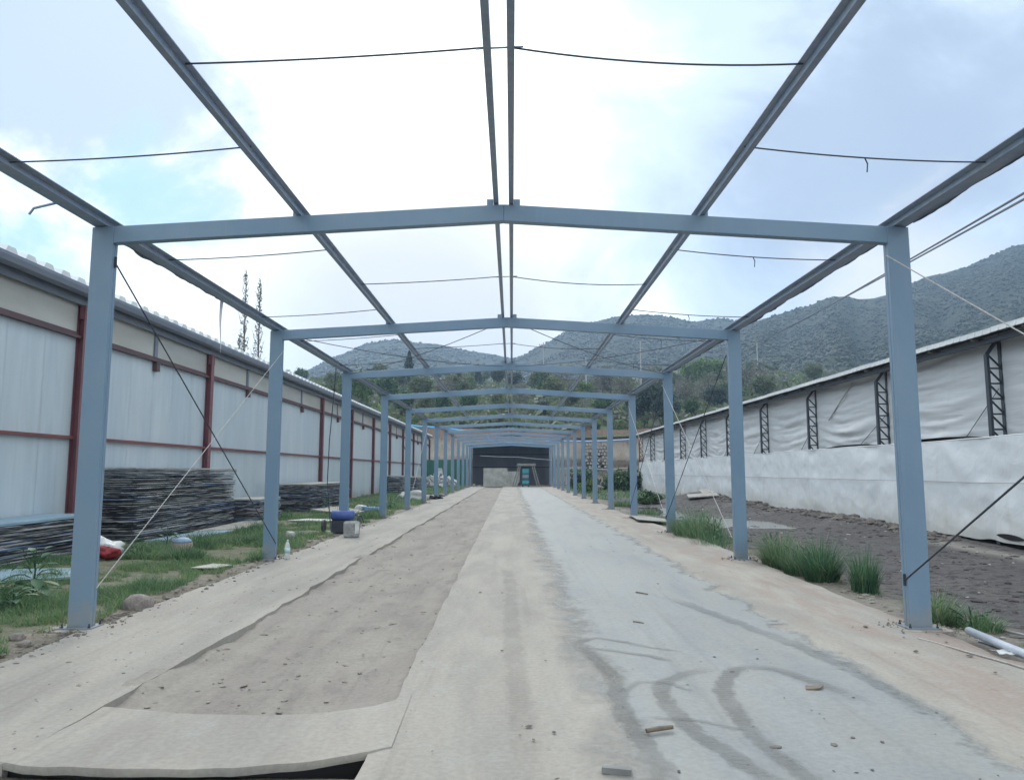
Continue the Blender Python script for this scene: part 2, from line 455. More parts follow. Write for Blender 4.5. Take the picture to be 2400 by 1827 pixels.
# ------------------------------------------------------------------ GROUND
def puddle_dip(x, y):
    d = 0.0
    for cx, cy, rx, ry, a in ((7.1, 22.8, 1.7, 2.6, 0.06), (5.9, 27.6, 0.9, 4.2, 0.05), (8.3, 21.6, 0.9, 0.9, 0.035), (6.3, 31.5, 0.8, 2.4, 0.035)):
        q = ((x-cx)/rx)**2+((y-cy)/ry)**2
        d += a*math.exp(-q*1.1)
    return d
def gz(x, y):
    """height of the natural ground"""
    r = 0.022*nz(x, y, 1.3, 0.9)+0.012*nz(x, y, 5.1, 3.5)
    if x > 4.3:
        ruts = 0.016*nz(x*2.2, y*0.7, 9.0, 1.6)
        berm = 0.0
        if y < 45:
            h = 0.30*max(0, min(1, (y-15.0)/6))*max(0, min(1, (44-y)/6))*(0.75+0.5*nz(0, y, 3.0, 0.35))
            berm = h*math.exp(-((x-9.75)/0.95)**2)
        heap = 0.42*math.exp(-(((x-8.7)/1.3)**2+((y-35.5)/2.6)**2))
        return -0.05+r+ruts+berm+heap-puddle_dip(x, y)
    if -3.7 < x < -0.5 and y < 3.91: return -0.046+0.6*r-(0.02 if x > -1.1 else 0)
    if x > -3.7 and y > 2.2: return -0.34
    if x > -3.7: return -0.10+r
    if y < 3.75 and x > -6.5: return -0.07+r
    return -0.015+r+max(0, min(1, (-x-4.6)/2.5))*0.05

xs = np.unique(np.concatenate([np.arange(-9, 12.01, 0.2), np.array([-900, -500, -250, -120, -70, -45, -32, -24, -18, -14, -11.5, -10, 13, 14.5, 17, 21, 27, 36, 50, 75, 120, 250, 500, 900]),
                               np.array([-3.72, -3.69, 4.1, 4.13])]))
ys = np.unique(np.concatenate([np.arange(2, 40, 0.22), np.arange(40, 92, 0.8), np.array([-300, -120, -50, -20, -8, -3, 0, 1, 1.6, 95, 100, 120, 160, 240, 400, 650, 1000]), np.array([2.19, 2.21, 3.90, 3.92])]))
P = np.zeros((len(xs), len(ys), 3))
for i, x in enumerate(xs):
    for j, y in enumerate(ys):
        if 4.11 < x < 4.2: z = gz(4.31, y)
        elif x > 4.2: z = gz(max(x, 4.31), y)
        else: z = gz(x, y)
        P[i, j] = (x, y, z if abs(x) < 60 and y < 100 else -0.05)

def ground_mat():
    m = bpy.data.materials.new('yard_soil'); m.use_nodes = True
    t = m.node_tree; t.nodes.clear(); N = NT(t)
    out = t.nodes.new('ShaderNodeOutputMaterial'); p = t.nodes.new('ShaderNodeBsdfPrincipled')
    pos = t.nodes.new('ShaderNodeNewGeometry').outputs['Position']
    x, y, z = N.sep(pos)
    n1 = N.noise(N.mapping(pos, (1.0, 0.8, 1)), 0.55, 6, 0.62)
    n2 = N.noise(N.mapping(pos, (1.6, 1.6, 1)), 3.4, 6, 0.7)
    n3 = N.noise(pos, 16, 4, 0.7)
    soil = N.mix(N.rng(n1, 0.38, 0.62), (0.064, 0.058, 0.060), (0.104, 0.095, 0.092))
    soil = N.mix(N.rng(n2, 0.46, 0.62), soil, (0.034, 0.031, 0.035))
    soil = N.mix(N.math('MULTIPLY', N.rng(n3, 0.60, 0.70), 0.55), soil, (0.30, 0.285, 0.26))
    # dry edge beside the slab and a dry track by the tarp wall
    edge = N.math('MULTIPLY', N.rng(N.math('ADD', x, N.math('MULTIPLY_ADD', n2, 1.2, -0.6)), 4.4, 5.3, 1, 0), 0.8)
    soil = N.mix(edge, soil, N.mix(N.rng(n3, 0.35, 0.65), (0.20, 0.175, 0.145), (0.27, 0.245, 0.20)))
    trk = N.math('MULTIPLY', N.rng(N.math('ABSOLUTE', N.math('ADD', N.math('SUBTRACT', x, 9.2), N.math('MULTIPLY_ADD', n2, 0.7, -0.35))), 0.0, 0.55, 1, 0), N.rng(y, 15.5, 17.5, 1, 0))
    soil = N.mix(N.math('MULTIPLY', trk, 0.8), soil, (0.27, 0.255, 0.225))
    left = N.mix(N.rng(n2, 0.36, 0.64), (0.13, 0.115, 0.085), (0.22, 0.19, 0.15))
    left = N.mix(N.math('MULTIPLY', N.rng(x, -4.25, -4.5), 0.85), left, N.mix(N.rng(n2, 0.4, 0.6), (0.085, 0.105, 0.055), (0.15, 0.14, 0.09)))
    c = N.mix(N.rng(x, 0.0, 0.5), left, soil)
    N.put(p.inputs['Base Color'], c)
    N.put(p.inputs['Roughness'], N.rng(n1, 0.35, 0.6, 0.62, 0.95))
    p.inputs['Specular IOR Level'].default_value = 0.35
    bn = t.nodes.new('ShaderNodeBump'); bn.inputs['Distance'].default_value = 0.05
    h = N.math('ADD', N.noise(N.mapping(pos, (1, 1.5, 1)), 7, 6, 0.68), N.math('MULTIPLY', n3, 0.35))
    t.links.new(h, bn.inputs['Height']); t.links.new(bn.outputs[0], p.inputs['Normal'])
    t.links.new(p.outputs[0], out.inputs[0])
    return m
SOIL = ground_mat()
b = MB(); b.grid(P)
g = b.build('ground', SOIL, smooth=True); tag(g, kind='structure'); recalc(g)
if g.data.polygons[0].normal.z < 0: g.data.flip_normals()

# puddles: flat water sheets lying in the dips
def water_mat():
    m = bpy.data.materials.new('muddy_water'); m.use_nodes = True
    p = m.node_tree.nodes['Principled BSDF']
    p.inputs['Base Color'].default_value = (0.15, 0.145, 0.135, 1)
    p.inputs['Roughness'].default_value = 0.06
    p.inputs['Specular IOR Level'].default_value = 0.8
    return m
WATER = water_mat()
for (x0, x1, y0, y1) in ((4.9, 9.3, 18.0, 34.5),):
    b = MB(); b.grid(np.array([[(x, y, -0.083) for y in np.linspace(y0, y1, 12)] for x in np.linspace(x0, x1, 5)]))
    o = b.build('puddle', WATER); tag(o, kind='structure')
    if o.data.polygons[0].normal.z < 0: o.data.flip_normals()

# ------------------------------------------------------------------ SLAB
def slab_mat(name, a, bcol, warm, wm, cool, rough=0.85, bump=0.005):
    m = bpy.data.materials.new(name); m.use_nodes = True
    t = m.node_tree; t.nodes.clear(); N = NT(t)
    out = t.nodes.new('ShaderNodeOutputMaterial'); p = t.nodes.new('ShaderNodeBsdfPrincipled')
    pos = t.nodes.new('ShaderNodeNewGeometry').outputs['Position']
    x, y, z = N.sep(pos)
    n1 = N.noise(N.mapping(pos, (1.6, 0.35, 1)), 1.0, 6, 0.62, 0.3)
    n2 = N.noise(N.mapping(pos, (1.2, 0.9, 1)), 2.6, 6, 0.66)
    n3 = N.noise(N.mapping(pos, (1, 1, 1)), 28, 4, 0.7)
    n4 = N.noise(N.mapping(pos, (2.2, 0.5, 1), (5, 2, 0)), 1.4, 5, 0.6)
    c = N.mix(N.rng(n1, 0.36, 0.64), a, bcol)
    wmask = N.math('MULTIPLY', N.rng(n4, 0.40, 0.62), wm if not callable(wm) else wm(N, x, y))
    c = N.mix(wmask, c, warm)
    c = N.mix(N.math('MULTIPLY', N.rng(n2, 0.52, 0.70), 0.55), c, cool)
    c = N.mix(0.26, c, N.mix(1.0, c, N.mix(N.rng(n3, 0.32, 0.66), (0.62, 0.62, 0.62), (1.22, 1.22, 1.22)), 'MULTIPLY'))
    # long wheel-worn streaks, drips and dusty patches
    st_ = N.noise(N.mapping(pos, (7.0, 0.22, 1), (2, 9, 0)), 1.0, 5, 0.6, 0.4)
    c = N.mix(N.math('MULTIPLY', N.rng(st_, 0.54, 0.70), 0.35), c, N.mix(1.0, c, (0.74, 0.73, 0.72), 'MULTIPLY'))
    sp_ = N.noise(N.mapping(pos, (1, 1, 1), (7, 3, 0)), 6.5, 5, 0.7)
    c = N.mix(N.math('MULTIPLY', N.rng(sp_, 0.64, 0.71), 0.5), c, N.mix(1.0, c, (0.62, 0.60, 0.58), 'MULTIPLY'))
    c = N.mix(N.math('MULTIPLY', N.rng(sp_, 0.30, 0.38, 1, 0), 0.4), c, N.mix(1.0, c, (1.18, 1.17, 1.15), 'MULTIPLY'))
    N.put(p.inputs['Base Color'], c)
    N.put(p.inputs['Roughness'], rough)
    p.inputs['Specular IOR Level'].default_value = 0.3
    bn = t.nodes.new('ShaderNodeBump'); bn.inputs['Distance'].default_value = bump
    h = N.math('ADD', N.noise(N.mapping(pos, (1, 1, 1)), 9, 8, 0.62), N.math('MULTIPLY', n3, 0.15))
    t.links.new(h, bn.inputs['Height']); t.links.new(bn.outputs[0], p.inputs['Normal'])
    t.links.new(p.outputs[0], out.inputs[0])
    return m
SLAB = slab_mat('slab_concrete', (0.348, 0.322, 0.282), (0.276, 0.259, 0.232), (0.288, 0.23, 0.196),
                lambda N, x, y: N.math('MULTIPLY_ADD', N.rng(x, 2.5, 3.6), 0.75, 0.14), (0.335, 0.327, 0.30))
def screed_alpha(m):
    t = m.node_tree; N = NT(t)
    p = [n for n in t.nodes if n.type == 'BSDF_PRINCIPLED'][0]
    pos = t.nodes.new('ShaderNodeNewGeometry').outputs['Position']; x, y, z = N.sep(pos)
    n = N.math('MULTIPLY_ADD', N.noise(N.mapping(pos, (1.3, 0.9, 1)), 1.5, 6, 0.62), 0.9, -0.45)
    f = N.math('MULTIPLY_ADD', N.noise(pos, 9.0, 4, 0.7), 0.3, -0.15)
    xn = N.math('ADD', x, N.math('ADD', n, f))
    l = N.rng(xn, 0.46, 0.94); r_ = N.rng(xn, 2.58, 2.82, 1, 0)
    N.put(p.inputs['Alpha'], N.math('MULTIPLY', N.math('MULTIPLY', l, r_), N.rng(y, 66, 72, 0.92, 0)))
SCREED = slab_mat('fresh_screed', (0.300, 0.309, 0.302), (0.258, 0.268, 0.266), (0.32, 0.308, 0.278), 0.6, (0.322, 0.325, 0.315), 0.5)
TRENCH = slab_mat('trench_dirt', (0.272, 0.243, 0.215), (0.215, 0.193, 0.174), (0.30, 0.275, 0.238), 0.6, (0.175, 0.158, 0.145), 0.9, 0.016)

def strip(name, xl, xr, yv, nx, m, zt, zb, amp=0.006, kind='structure', parent=None, skirt=True, smooth=True):
    """a sheet between two edge curves with skirts to zb"""
    rows = []
    for y in yv:
        a, c = xl(y), xr(y)
        us = np.linspace(0, 1, nx)
        row = []
        if skirt: row.append((a, y, zb))
        for u in us:
            x = a+(c-a)*u
            row.append((x, y, zt(x, y) if callable(zt) else zt+amp*nz(x, y, 2.0, 1.2)))
        if skirt: row.append((c, y, zb))
        rows.append(row)
    P = np.array(rows)
    if skirt:
        P = np.concatenate([P[:1]*[1, 1, 0]+[0, 0, zb], P, P[-1:]*[1, 1, 0]+[0, 0, zb]], 0)
    b = MB(); b.grid(P)
    o = b.build(name, m, parent, smooth=False); tag(o, kind=kind)
    recalc(o)
    # make sure the top looks up
    up = sum(p.normal.z*p.area for p in o.data.polygons if abs(p.normal.z) > 0.7)
    if up < 0: o.data.flip_normals()
    if smooth:
        o.data.shade_smooth()
        try: o.data.set_sharp_from_angle(angle=math.radians(35))
        except Exception: pass
    return o
def ylist(a, b, near=0.16):
    out = [a]
    while out[-1] < b: out.append(out[-1]+max(near, 0.028*out[-1]-0.05))
    out[-1] = b
    return out
YEND = 79.5
jag = lambda y, k, a: a*nz(0, y, k, 1.7, 4)
XL = lambda y: -3.86+jag(y, 1.0, 0.09)
TL = lambda y: -2.45+jag(y, 4.0, 0.06)+0.02*math.sin(y*0.9)
TR = lambda y: -0.64+jag(y, 7.0, 0.025)-0.0012*y
XR = lambda y: 4.15+jag(y, 11.0, 0.06)+0.10*math.sin(y*0.35+2)*(1 if y > 6 else 0.3)
slabz = lambda x, y: 0.007*nz(x, y, 2.0, 1.1)+0.003*nz(x, y, 8.0, 5.0)
strip('pavement', XL, TL, ylist(3.92, YEND), 9, SLAB, slabz, -0.36)
strip('pavement', TR, XR, ylist(1.4, YEND), 22, SLAB, slabz, -0.36)
screed_alpha(SCREED)
# bare dirt floor of the long trench, with clods
tz = lambda x, y: (-0.075+0.028*nz(x, y, 3.0, 1.5)+0.018*nz(x*1.0, y*1.6, 6.0, 4.0)
    +0.062*math.exp(-max(0, x-TL(y))/(0.10+0.09*max(-0.6, nz(0, y, 12.0, 1.1))))*max(0, 0.75+nz(0, y, 13.0, 0.8))
    +0.05*math.exp(-max(0, TR(y)-x)/0.10)*max(0, 0.6+nz(0, y, 14.0, 0.9)))
strip('trench_floor', lambda y: TL(y)-0.12, lambda y: TR(y)+0.1, ylist(4.3, YEND, 0.09), 24, TRENCH, tz, -0.36, skirt=False)
# concrete lip closing the near end of the trench, its front edge hanging over a dark gap
near_e = [(-3.9, 3.98), (-2.9, 3.99), (-2.72, 3.99), (-2.5, 3.94), (-2.34, 3.87), (-1.84, 3.83), (-1.27, 3.84), (-0.95, 3.91), (-0.65, 4.05), (-0.53, 4.13)]
far_e = [(-2.62, 4.95), (-2.72, 4.92), (-2.44, 4.84), (-1.95, 4.72), (-1.42, 4.66), (-1.04, 4.72), (-0.77, 4.85), (-0.55, 5.08)]
def lerp_curve(c, n):
    c = np.array(c); d = np.r_[0, np.cumsum(np.hypot(*np.diff(c, axis=0).T))]
    t = np.linspace(0, d[-1], n)
    return np.stack([np.interp(t, d, c[:, 0]), np.interp(t, d, c[:, 1])], 1)
ne, fe = lerp_curve(near_e[2:], 40), lerp_curve(far_e[1:], 40)
rows = []
for k in range(40):
    a, c = ne[k], fe[k]
    a = a+np.array([0, 0.012*nz(k*0.3, 0, 2)])
    col = [(a[0], a[1]+0.02, -0.03), (a[0], a[1], -0.028), (a[0], a[1]-0.004, -0.004)]
    for u in np.linspace(0, 1, 9)[0:]:
        q = a*(1-u)+c*u
        col.append((q[0], q[1], 0.012+0.006*nz(q[0], q[1], 4, 2)-0.012*u-0.03*max(0, -2.42-q[0])/0.3))
    col.append((c[0], c[1]+0.004, -0.12))
    rows.append(col)
b = MB(); b.grid(np.array(rows))
lip = b.build('slab_lip', SLAB, smooth=True); tag(lip, kind='structure'); recalc(lip); lip.data.set_sharp_from_angle(angle=math.radians(40))
if sum(p.normal.z*p.area for p in lip.data.polygons) < 0: lip.data.flip_normals()
# black strip standing in for the shade in the gap under the lip
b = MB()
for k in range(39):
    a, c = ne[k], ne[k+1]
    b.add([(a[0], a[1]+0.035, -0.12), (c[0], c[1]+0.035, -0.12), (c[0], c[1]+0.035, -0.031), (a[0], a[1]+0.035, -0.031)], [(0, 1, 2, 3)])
o = b.build('lip_gap_shade', BLACK); tag(o, kind='structure')
# grey screed laid over the middle of the pavement, edges feathered
SL = lambda y: 0.30
SR = lambda y: 3.05
scr = strip('screed', SL, SR, ylist(1.5, 72.5, 0.1), 12, SCREED, lambda x, y: slabz(x, y)+0.0085, 0.0, smooth=True, skirt=False)

# tyre tracks and wet stains pressed in the screed: thin mud films
def film_mat(name, col, dens, tread=True):
    m = bpy.data.materials.new(name); m.use_nodes = True
    t = m.node_tree; t.nodes.clear(); N = NT(t)
    out = t.nodes.new('ShaderNodeOutputMaterial'); p = t.nodes.new('ShaderNodeBsdfPrincipled')
    uv = t.nodes.new('ShaderNodeUVMap').outputs[0]
    u, v, w = N.sep(uv)
    pos = t.nodes.new('ShaderNodeNewGeometry').outputs['Position']
    n = N.noise(pos, 5.0, 5, 0.65)
    e = N.math('ABSOLUTE', N.math('SUBTRACT', u, 0.5))
    e = N.math('ADD', e, N.math('MULTIPLY_ADD', n, 0.8, -0.40))
    e = N.math('ADD', e, N.math('MULTIPLY_ADD', N.noise(pos, 24.0, 4, 0.7), 0.4, -0.20))
    a = N.rng(e, 0.22, 0.46, 1, 0)
    ends = N.math('MULTIPLY', N.rng(v, 0.0, 0.18, 0, 1), N.rng(v, 0.8, 1.0, 1, 0))
    a = N.math('MULTIPLY', N.math('MULTIPLY', a, ends), dens)
    if tread:
        x, y, z = N.sep(pos)
        wv = N.math('SINE', N.math('ADD', N.math('MULTIPLY', y, 125.0), N.math('MULTIPLY', n, 9.0)))
        a = N.math('MULTIPLY', a, N.rng(wv, -0.9, 0.5, 0.68, 1.0))
    a = N.math('MULTIPLY', a, N.rng(N.noise(pos, 2.0, 4), 0.3, 0.6, 0.45, 1.0))
    p.inputs['Base Color'].default_value = (*col, 1)
    p.inputs['Roughness'].default_value = 0.85
    N.put(p.inputs['Alpha'], a)
    t.links.new(p.outputs[0], out.inputs[0])
    return m
MUD = film_mat('track_mud', (0.175, 0.172, 0.163), 0.45)
MUD2 = film_mat('trowel_mark', (0.185, 0.182, 0.175), 0.36, False)
MUD3 = film_mat('damp_edge', (0.20, 0.215, 0.22), 0.35, False)
TRD = film_mat('dry_tread', (0.22, 0.205, 0.185), 0.18)
def ribbon(pts, w, m, name, z=0.0125, parent=None, n=40):
    c = lerp_curve(pts, n); V = []; UV = []
    # smooth the polyline
    for _ in range(6): c[1:-1] = (c[:-2]+2*c[1:-1]+c[2:])/4
    for k in range(n):
        d = c[min(k+1, n-1)]-c[max(k-1, 0)]; d /= np.hypot(*d)
        nn = np.array([-d[1], d[0]])
        for s_ in (-.5, -.17, .17, .5):
            q = c[k]+nn*s_*w
            V.append((q[0], q[1], slabz(q[0], q[1])+z)); UV.append((s_+.5, k/(n-1)))
    F = [(k*4+j, k*4+j+1, (k+1)*4+j+1, (k+1)*4+j) for k in range(n-1) for j in range(3)]
    me = bpy.data.meshes.new(name); me.from_pydata(V, [], F); me.materials.append(m)
    l = me.uv_layers.new(name='UVMap')
    for lp in me.loops: l.data[lp.index].uv = UV[lp.vertex_index]
    o = bpy.data.objects.new(name, me); COL.objects.link(o)
    if me.polygons[0].normal.z < 0: me.flip_normals()
    if parent: o.parent = parent
    else: tag(o, kind='structure')
    return o
ribbon([(0.62, 6.7), (0.70, 6.35), (0.80, 5.85), (0.86, 5.43), (0.80, 4.95), (0.80, 4.6), (0.84, 4.2), (0.86, 3.7), (0.9, 3.2)], 0.17, MUD, 'tyre_track', 0.0130, scr)
ribbon([(1.70, 5.75), (1.45, 5.62), (1.22, 5.45), (1.10, 5.10), (1.11, 4.7), (1.16, 4.3), (1.29, 3.9), (1.42, 3.4)], 0.17, MUD, 'tyre_track', 0.0150, scr)
ribbon([(2.40, 4.75), (2.32, 5.15), (2.15, 5.55), (1.95, 5.82), (1.70, 5.62), (1.55, 5.25), (1.48, 4.8), (1.46, 4.3), (1.53, 3.8), (1.6, 3.3)], 0.16, MUD, 'tyre_track', 0.0170, scr)
ribbon([(0.64, 6.45), (0.85, 6.72), (1.05, 6.6), (1.3, 6.35), (1.55, 6.2)], 0.09, MUD2, 'tyre_track', 0.0140, scr)
ribbon([(0.66, 6.4), (0.95, 6.25), (1.2, 6.1), (1.4, 5.9)], 0.09, MUD2, 'tyre_track', 0.0145, scr)
ribbon([(0.85, 5.1), (1.0, 5.35), (1.2, 5.35), (1.35, 5.1)], 0.08, MUD2, 'tyre_track', 0.0150, scr)
ribbon([(0.9, 4.6), (1.2, 4.55), (1.5, 4.35)], 0.06, MUD2, 'tyre_track', 0.0155, scr)
ribbon([(0.0, 12), (0.12, 9.5), (0.10, 7.5), (0.16, 5.5), (0.2, 3.2)], 0.22, TRD, 'tyre_track', 0.004)
ribbon([(1.9, 9), (2.25, 7.6), (2.5, 6.6), (2.66, 5.6), (2.68, 4.4)], 0.22, MUD3, 'tyre_track', 0.016, scr)

# ------------------------------------------------------------------ PORTAL FRAMES
Y1, S, H, A = 7.17, 5.4805, 3.912, 4.152
FY = [Y1+S*k for k in range(-1, 13)]
RX = 0.03                       # ridge
ORD = ['first', 'second', 'third', 'fourth', 'fifth', 'sixth', 'seventh', 'eighth', 'ninth', 'tenth', 'eleventh', 'twelfth', 'thirteenth']
CW, CD, RH = 0.215, 0.10, 0.172
slope = (A-H)/4.1
def beveled(o, w=0.006):
    md = o.modifiers.new('bevel', 'BEVEL'); md.width = w; md.segments = 2; md.limit_method = 'ANGLE'
    return o
def make_frame(Y):
    r = empty('portal_frame', (0, Y, 0), '', 'portal frame', 'portal frames standing along the slab')
    for sx in (-1, 1):
        xo, xi = sx*4.1, sx*(4.1-CW)
        zo, zi = H, H+slope*CW-0.0
        b = MB()
        for y0, y1 in ((Y, Y+CD/2-0.003), (Y+CD/2+0.003, Y+CD)):     # two channels welded lip to lip
            b.add([(xo, y0, 0.012), (xi, y0, 0.012), (xi, y1, 0.012), (xo, y1, 0.012), (xo, y0, zo), (xi, y0, zi), (xi, y1, zi), (xo, y1, zo)],
                  [(3, 2, 1, 0), (4, 5, 6, 7), (0, 1, 5, 4), (1, 2, 6, 5), (2, 3, 7, 6), (3, 0, 4, 7)])
        b.box(min(xo, xi)+0.004, max(xo, xi)-0.004, Y+CD/2-0.004, Y+CD/2+0.004, 0.012, H-0.01)
        c = recalc(b.build('column', STEEL, r)); beveled(c, 0.007)
        b = MB(); xm = sx*(4.1-CW/2)
        b.box(xm-0.155, xm+0.155, Y-0.07, Y+CD+0.07, 0.002, 0.012)
        bp = b.build('base_plate', STEEL, c)
        b = MB()
        for bx in (-0.128, 0.128):
            for by in (-0.045, CD+0.045):
                b.lathe([(0.014, 0.012), (0.014, 0.026), (0.008, 0.027), (0.008, 0.05)], 6, (xm+bx, Y+by, 0))
        b.build('anchor_bolts', ROD, c)
        b = MB(); xa = xi
        za = H+slope*CW
        y0, y1 = Y+0.002, Y+CD-0.002
        xr = RX
        b.add([(xa, y0, za-RH), (xr, y0, A-RH), (xr, y1, A-RH), (xa, y1, za-RH), (xa, y0, za), (xr, y0, A), (xr, y1, A), (xa, y1, za)],
              [(3, 2, 1, 0), (4, 5, 6, 7), (0, 1, 5, 4), (1, 2, 6, 5), (2, 3, 7, 6), (3, 0, 4, 7)])
        beveled(recalc(b.build('rafter', STEEL, r)), 0.006)
        # purlin cleats welded on the rafter
        for cxp in (2.06, 0.135):
            zc = H+slope*(4.1-cxp)
            b = MB(); b.box(sx*cxp-0.032+(RX if cxp < 1 else 0), sx*cxp+0.032+(RX if cxp < 1 else 0), Y+0.01, Y+CD-0.01, zc-0.004, zc+0.062)
            b.build('cleat', STEEL, r)
    return r
fr0 = make_frame(FY[1])
frames = []
for k, y in enumerate(FY):
    if k == 1: f = fr0
    else:
        f = copy_tree(fr0); f.location = (0, y, 0)
    if k == 0: f['label'] = 'blue grey portal frame standing above the camera, only seen by its purlins'
    else: f['label'] = f'blue grey steel portal frame over the slab, {ORD[k-1]} one counted from the camera'
    f['group'] = 'portal frames standing along the slab'
    frames.append(f)

# concrete pads round the first column feet
for x, y, lab in ((-4.0, 7.2, 'low concrete pad under the foot of the nearest left column'), (4.0, 7.2, 'low concrete pad under the foot of the nearest right column'),
                  (-4.0, 12.7, 'low concrete pad under the second left column beside the plastic bottle'), (4.0, 12.7, 'low concrete pad under the second right column')):
    n = 18; b = MB()
    ring = [(x+(0.25+0.05*nz(k, y, 3))*math.copysign(abs(math.cos(a))**0.5, math.cos(a)), y+(0.20+0.05*nz(k, x, 5))*math.copysign(abs(math.sin(a))**0.5, math.sin(a))) for k, a in enumerate(np.linspace(0, 2*math.pi, n, endpoint=False))]
    b.add([(p[0], p[1], 0.001) for p in ring]+[(p[0]*1.0, p[1], -0.09) for p in ring], [tuple(range(n))]+[(i, i+n, (i+1) % n+n, (i+1) % n) for i in range(n)])
    o = recalc(b.build('footing_pad', SLAB, origin=(x, y, 0)));  tag(o, lab, 'concrete pad', 'concrete pads under the columns')

for k_ in range(1, 7):
    for sx in (-1, 1):
        r = random.Random(k_*7+sx); b = MB(); V = []
        for q in range(46):
            a = r.uniform(0, 6.28); d_ = 0.16+abs(r.gauss(0, 0.11)); x_, y_ = sx*3.99+math.cos(a)*d_*1.1, FY[k_]+0.05+math.sin(a)*d_
            w_ = r.uniform(0.006, 0.022)
            b.add([(x_-w_, y_, 0.0), (x_, y_-w_, 0.0), (x_+w_, y_, 0.0), (x_, y_+w_, 0.0), (x_, y_, 0.006+w_*0.8)], [(0, 1, 4), (1, 2, 4), (2, 3, 4), (3, 0, 4)])
        o = b.build('soil_crumbs', SOIL); tag(o, f'crumbs of soil round the foot of a {"left" if sx < 0 else "right"} column', 'crumbs', kind='stuff')
# purlins run over all bays
P0, P1 = 1.3, FY[-1]+0.4
def purlin(prof, lab, P1=P1):
    b = MB(); n = 15
    ysv = [P0]+[y for y in FY[1:]]+[P1]
    b.prism(prof, P0, P1)
    o = b.build('purlin', PURLIN, origin=(prof[0][0], P0, prof[0][1])); recalc(o)
    tag(o, lab, 'purlin', 'roof purlins running along the frames')
    return o
def eave_prof(sx):
    z0 = H+0.018
    p = [(4.1, z0), (3.952, z0), (3.952, z0+0.052), (3.885, z0+0.054), (3.885, z0+0.062), (4.1, z0+0.062)]
    return [(sx*a, c) for a, c in p]
eL = purlin(eave_prof(-1), 'long steel eave purlin along the tops of the left columns', FY[9]+0.3)
eR = purlin(eave_prof(1), 'long steel eave purlin along the tops of the right columns', FY[10]+0.3)
def mid_prof(sx):
    z0 = H+slope*(4.1-2.0)+0.01
    p = [(2.062, z0), (2.012, z0), (2.010, z0+0.052), (1.965, z0+0.055), (1.965, z0+0.063), (2.062, z0+0.063)]
    return [(sx*a, c) for a, c in p]
mL = purlin(mid_prof(-1), 'long steel purlin halfway up the left roof slope', FY[6]+0.3)
mR = purlin(mid_prof(1), 'long steel purlin halfway up the right roof slope', FY[6]+0.3)
def ridge_prof(c):
    z0 = A+0.012
    return [(c-0.024, z0), (c+0.024, z0), (c+0.024, z0+0.085), (c-0.024, z0+0.085)]
rL = purlin(ridge_prof(-0.045), 'left one of the close pair of purlins along the ridge', FY[7]+0.3)
rR = purlin(ridge_prof(0.108), 'right one of the close pair of purlins along the ridge', FY[7]+0.3)

# ragged dark film left hanging under the eave purlins
def torn(sx, y0, y1, lab, drop=0.05, seed=1.0):
    b = MB(); n = int((y1-y0)/0.05); top, bot, bk = [], [], []
    x = sx*4.103; zt = H+0.05
    for k in range(n+1):
        y = y0+(y1-y0)*k/n
        d = 0.36*drop*(0.25+1.5*max(0, nz(y, 0, seed, 1.4, 4)+0.25))*min(1, k/4, (n-k)/4+0.1)
        top.append((x, y, zt)); bot.append((x+sx*0.02*nz(y, 1, seed, 4), y, zt-0.03-d))
        bk.append((x+sx*0.012, y, zt))
    m_ = n+1
    b.add(top+bot+bk, [(k, k+1, m_+k+1, m_+k) for k in range(n)]+[(m_+k, m_+k+1, 2*m_+k+1, 2*m_+k) for k in range(n)])
    o = b.build('torn_film', PLASTIC, origin=(x, y0, zt)); recalc(o)
    return tag(o, lab, 'torn film', 'torn film under the eave purlins')
torn(-1, 7.3, 10.6, 'ragged dark film hanging under the left eave purlin past the nearest frame', 0.06, 2.0)
torn(-1, 10.9, 12.4, 'short ragged film under the left eave purlin before the second frame', 0.025, 5.0)
torn(1, 4.2, 7.1, 'ragged dark film hanging under the right eave purlin before the nearest frame', 0.07, 8.0)
torn(1, 7.4, 12.5, 'ragged dark film hanging under the right eave purlin past the nearest frame', 0.055, 11.0)
torn(1, 13.2, 18.0, 'ragged dark film under the right eave purlin beyond the second frame', 0.06, 14.0)
b = MB()
L_ = []
for k in range(15):
    u = k/14; w = 0.045*(1-u)**1.6+0.006
    L_.append(((-4.11-0.01*math.sin(u*5), 10.52+w, 3.95-0.78*u), (-4.11-0.012*math.sin(u*5), 10.52-w, 3.95-0.78*u)))
b.add([p for q in L_ for p in q], [(2*k, 2*k+1, 2*k+3, 2*k+2) for k in range(14)])
b.add([(p[0]-0.006, p[1], p[2]) for q in L_ for p in q], [(2*k, 2*k+2, 2*k+3, 2*k+1) for k in range(14)])
tag(b.build('film_streamer', WFILM, origin=(-4.11, 10.52, 3.95)), 'white strip of film dangling from the left eave purlin', 'film strip')

# bent bracket sticking out left of the first frame
b = MB(); b.tube([(-4.12, 6.6, 3.95), (-4.32, 6.6, 3.90), (-4.36, 6.6, 3.84)], 0.012, 5)
tag(b.build('bent_bracket', PURLIN, origin=(-4.12, 6.6, 3.95)), 'small bent metal bracket poking out from the left eave purlin', 'bracket')

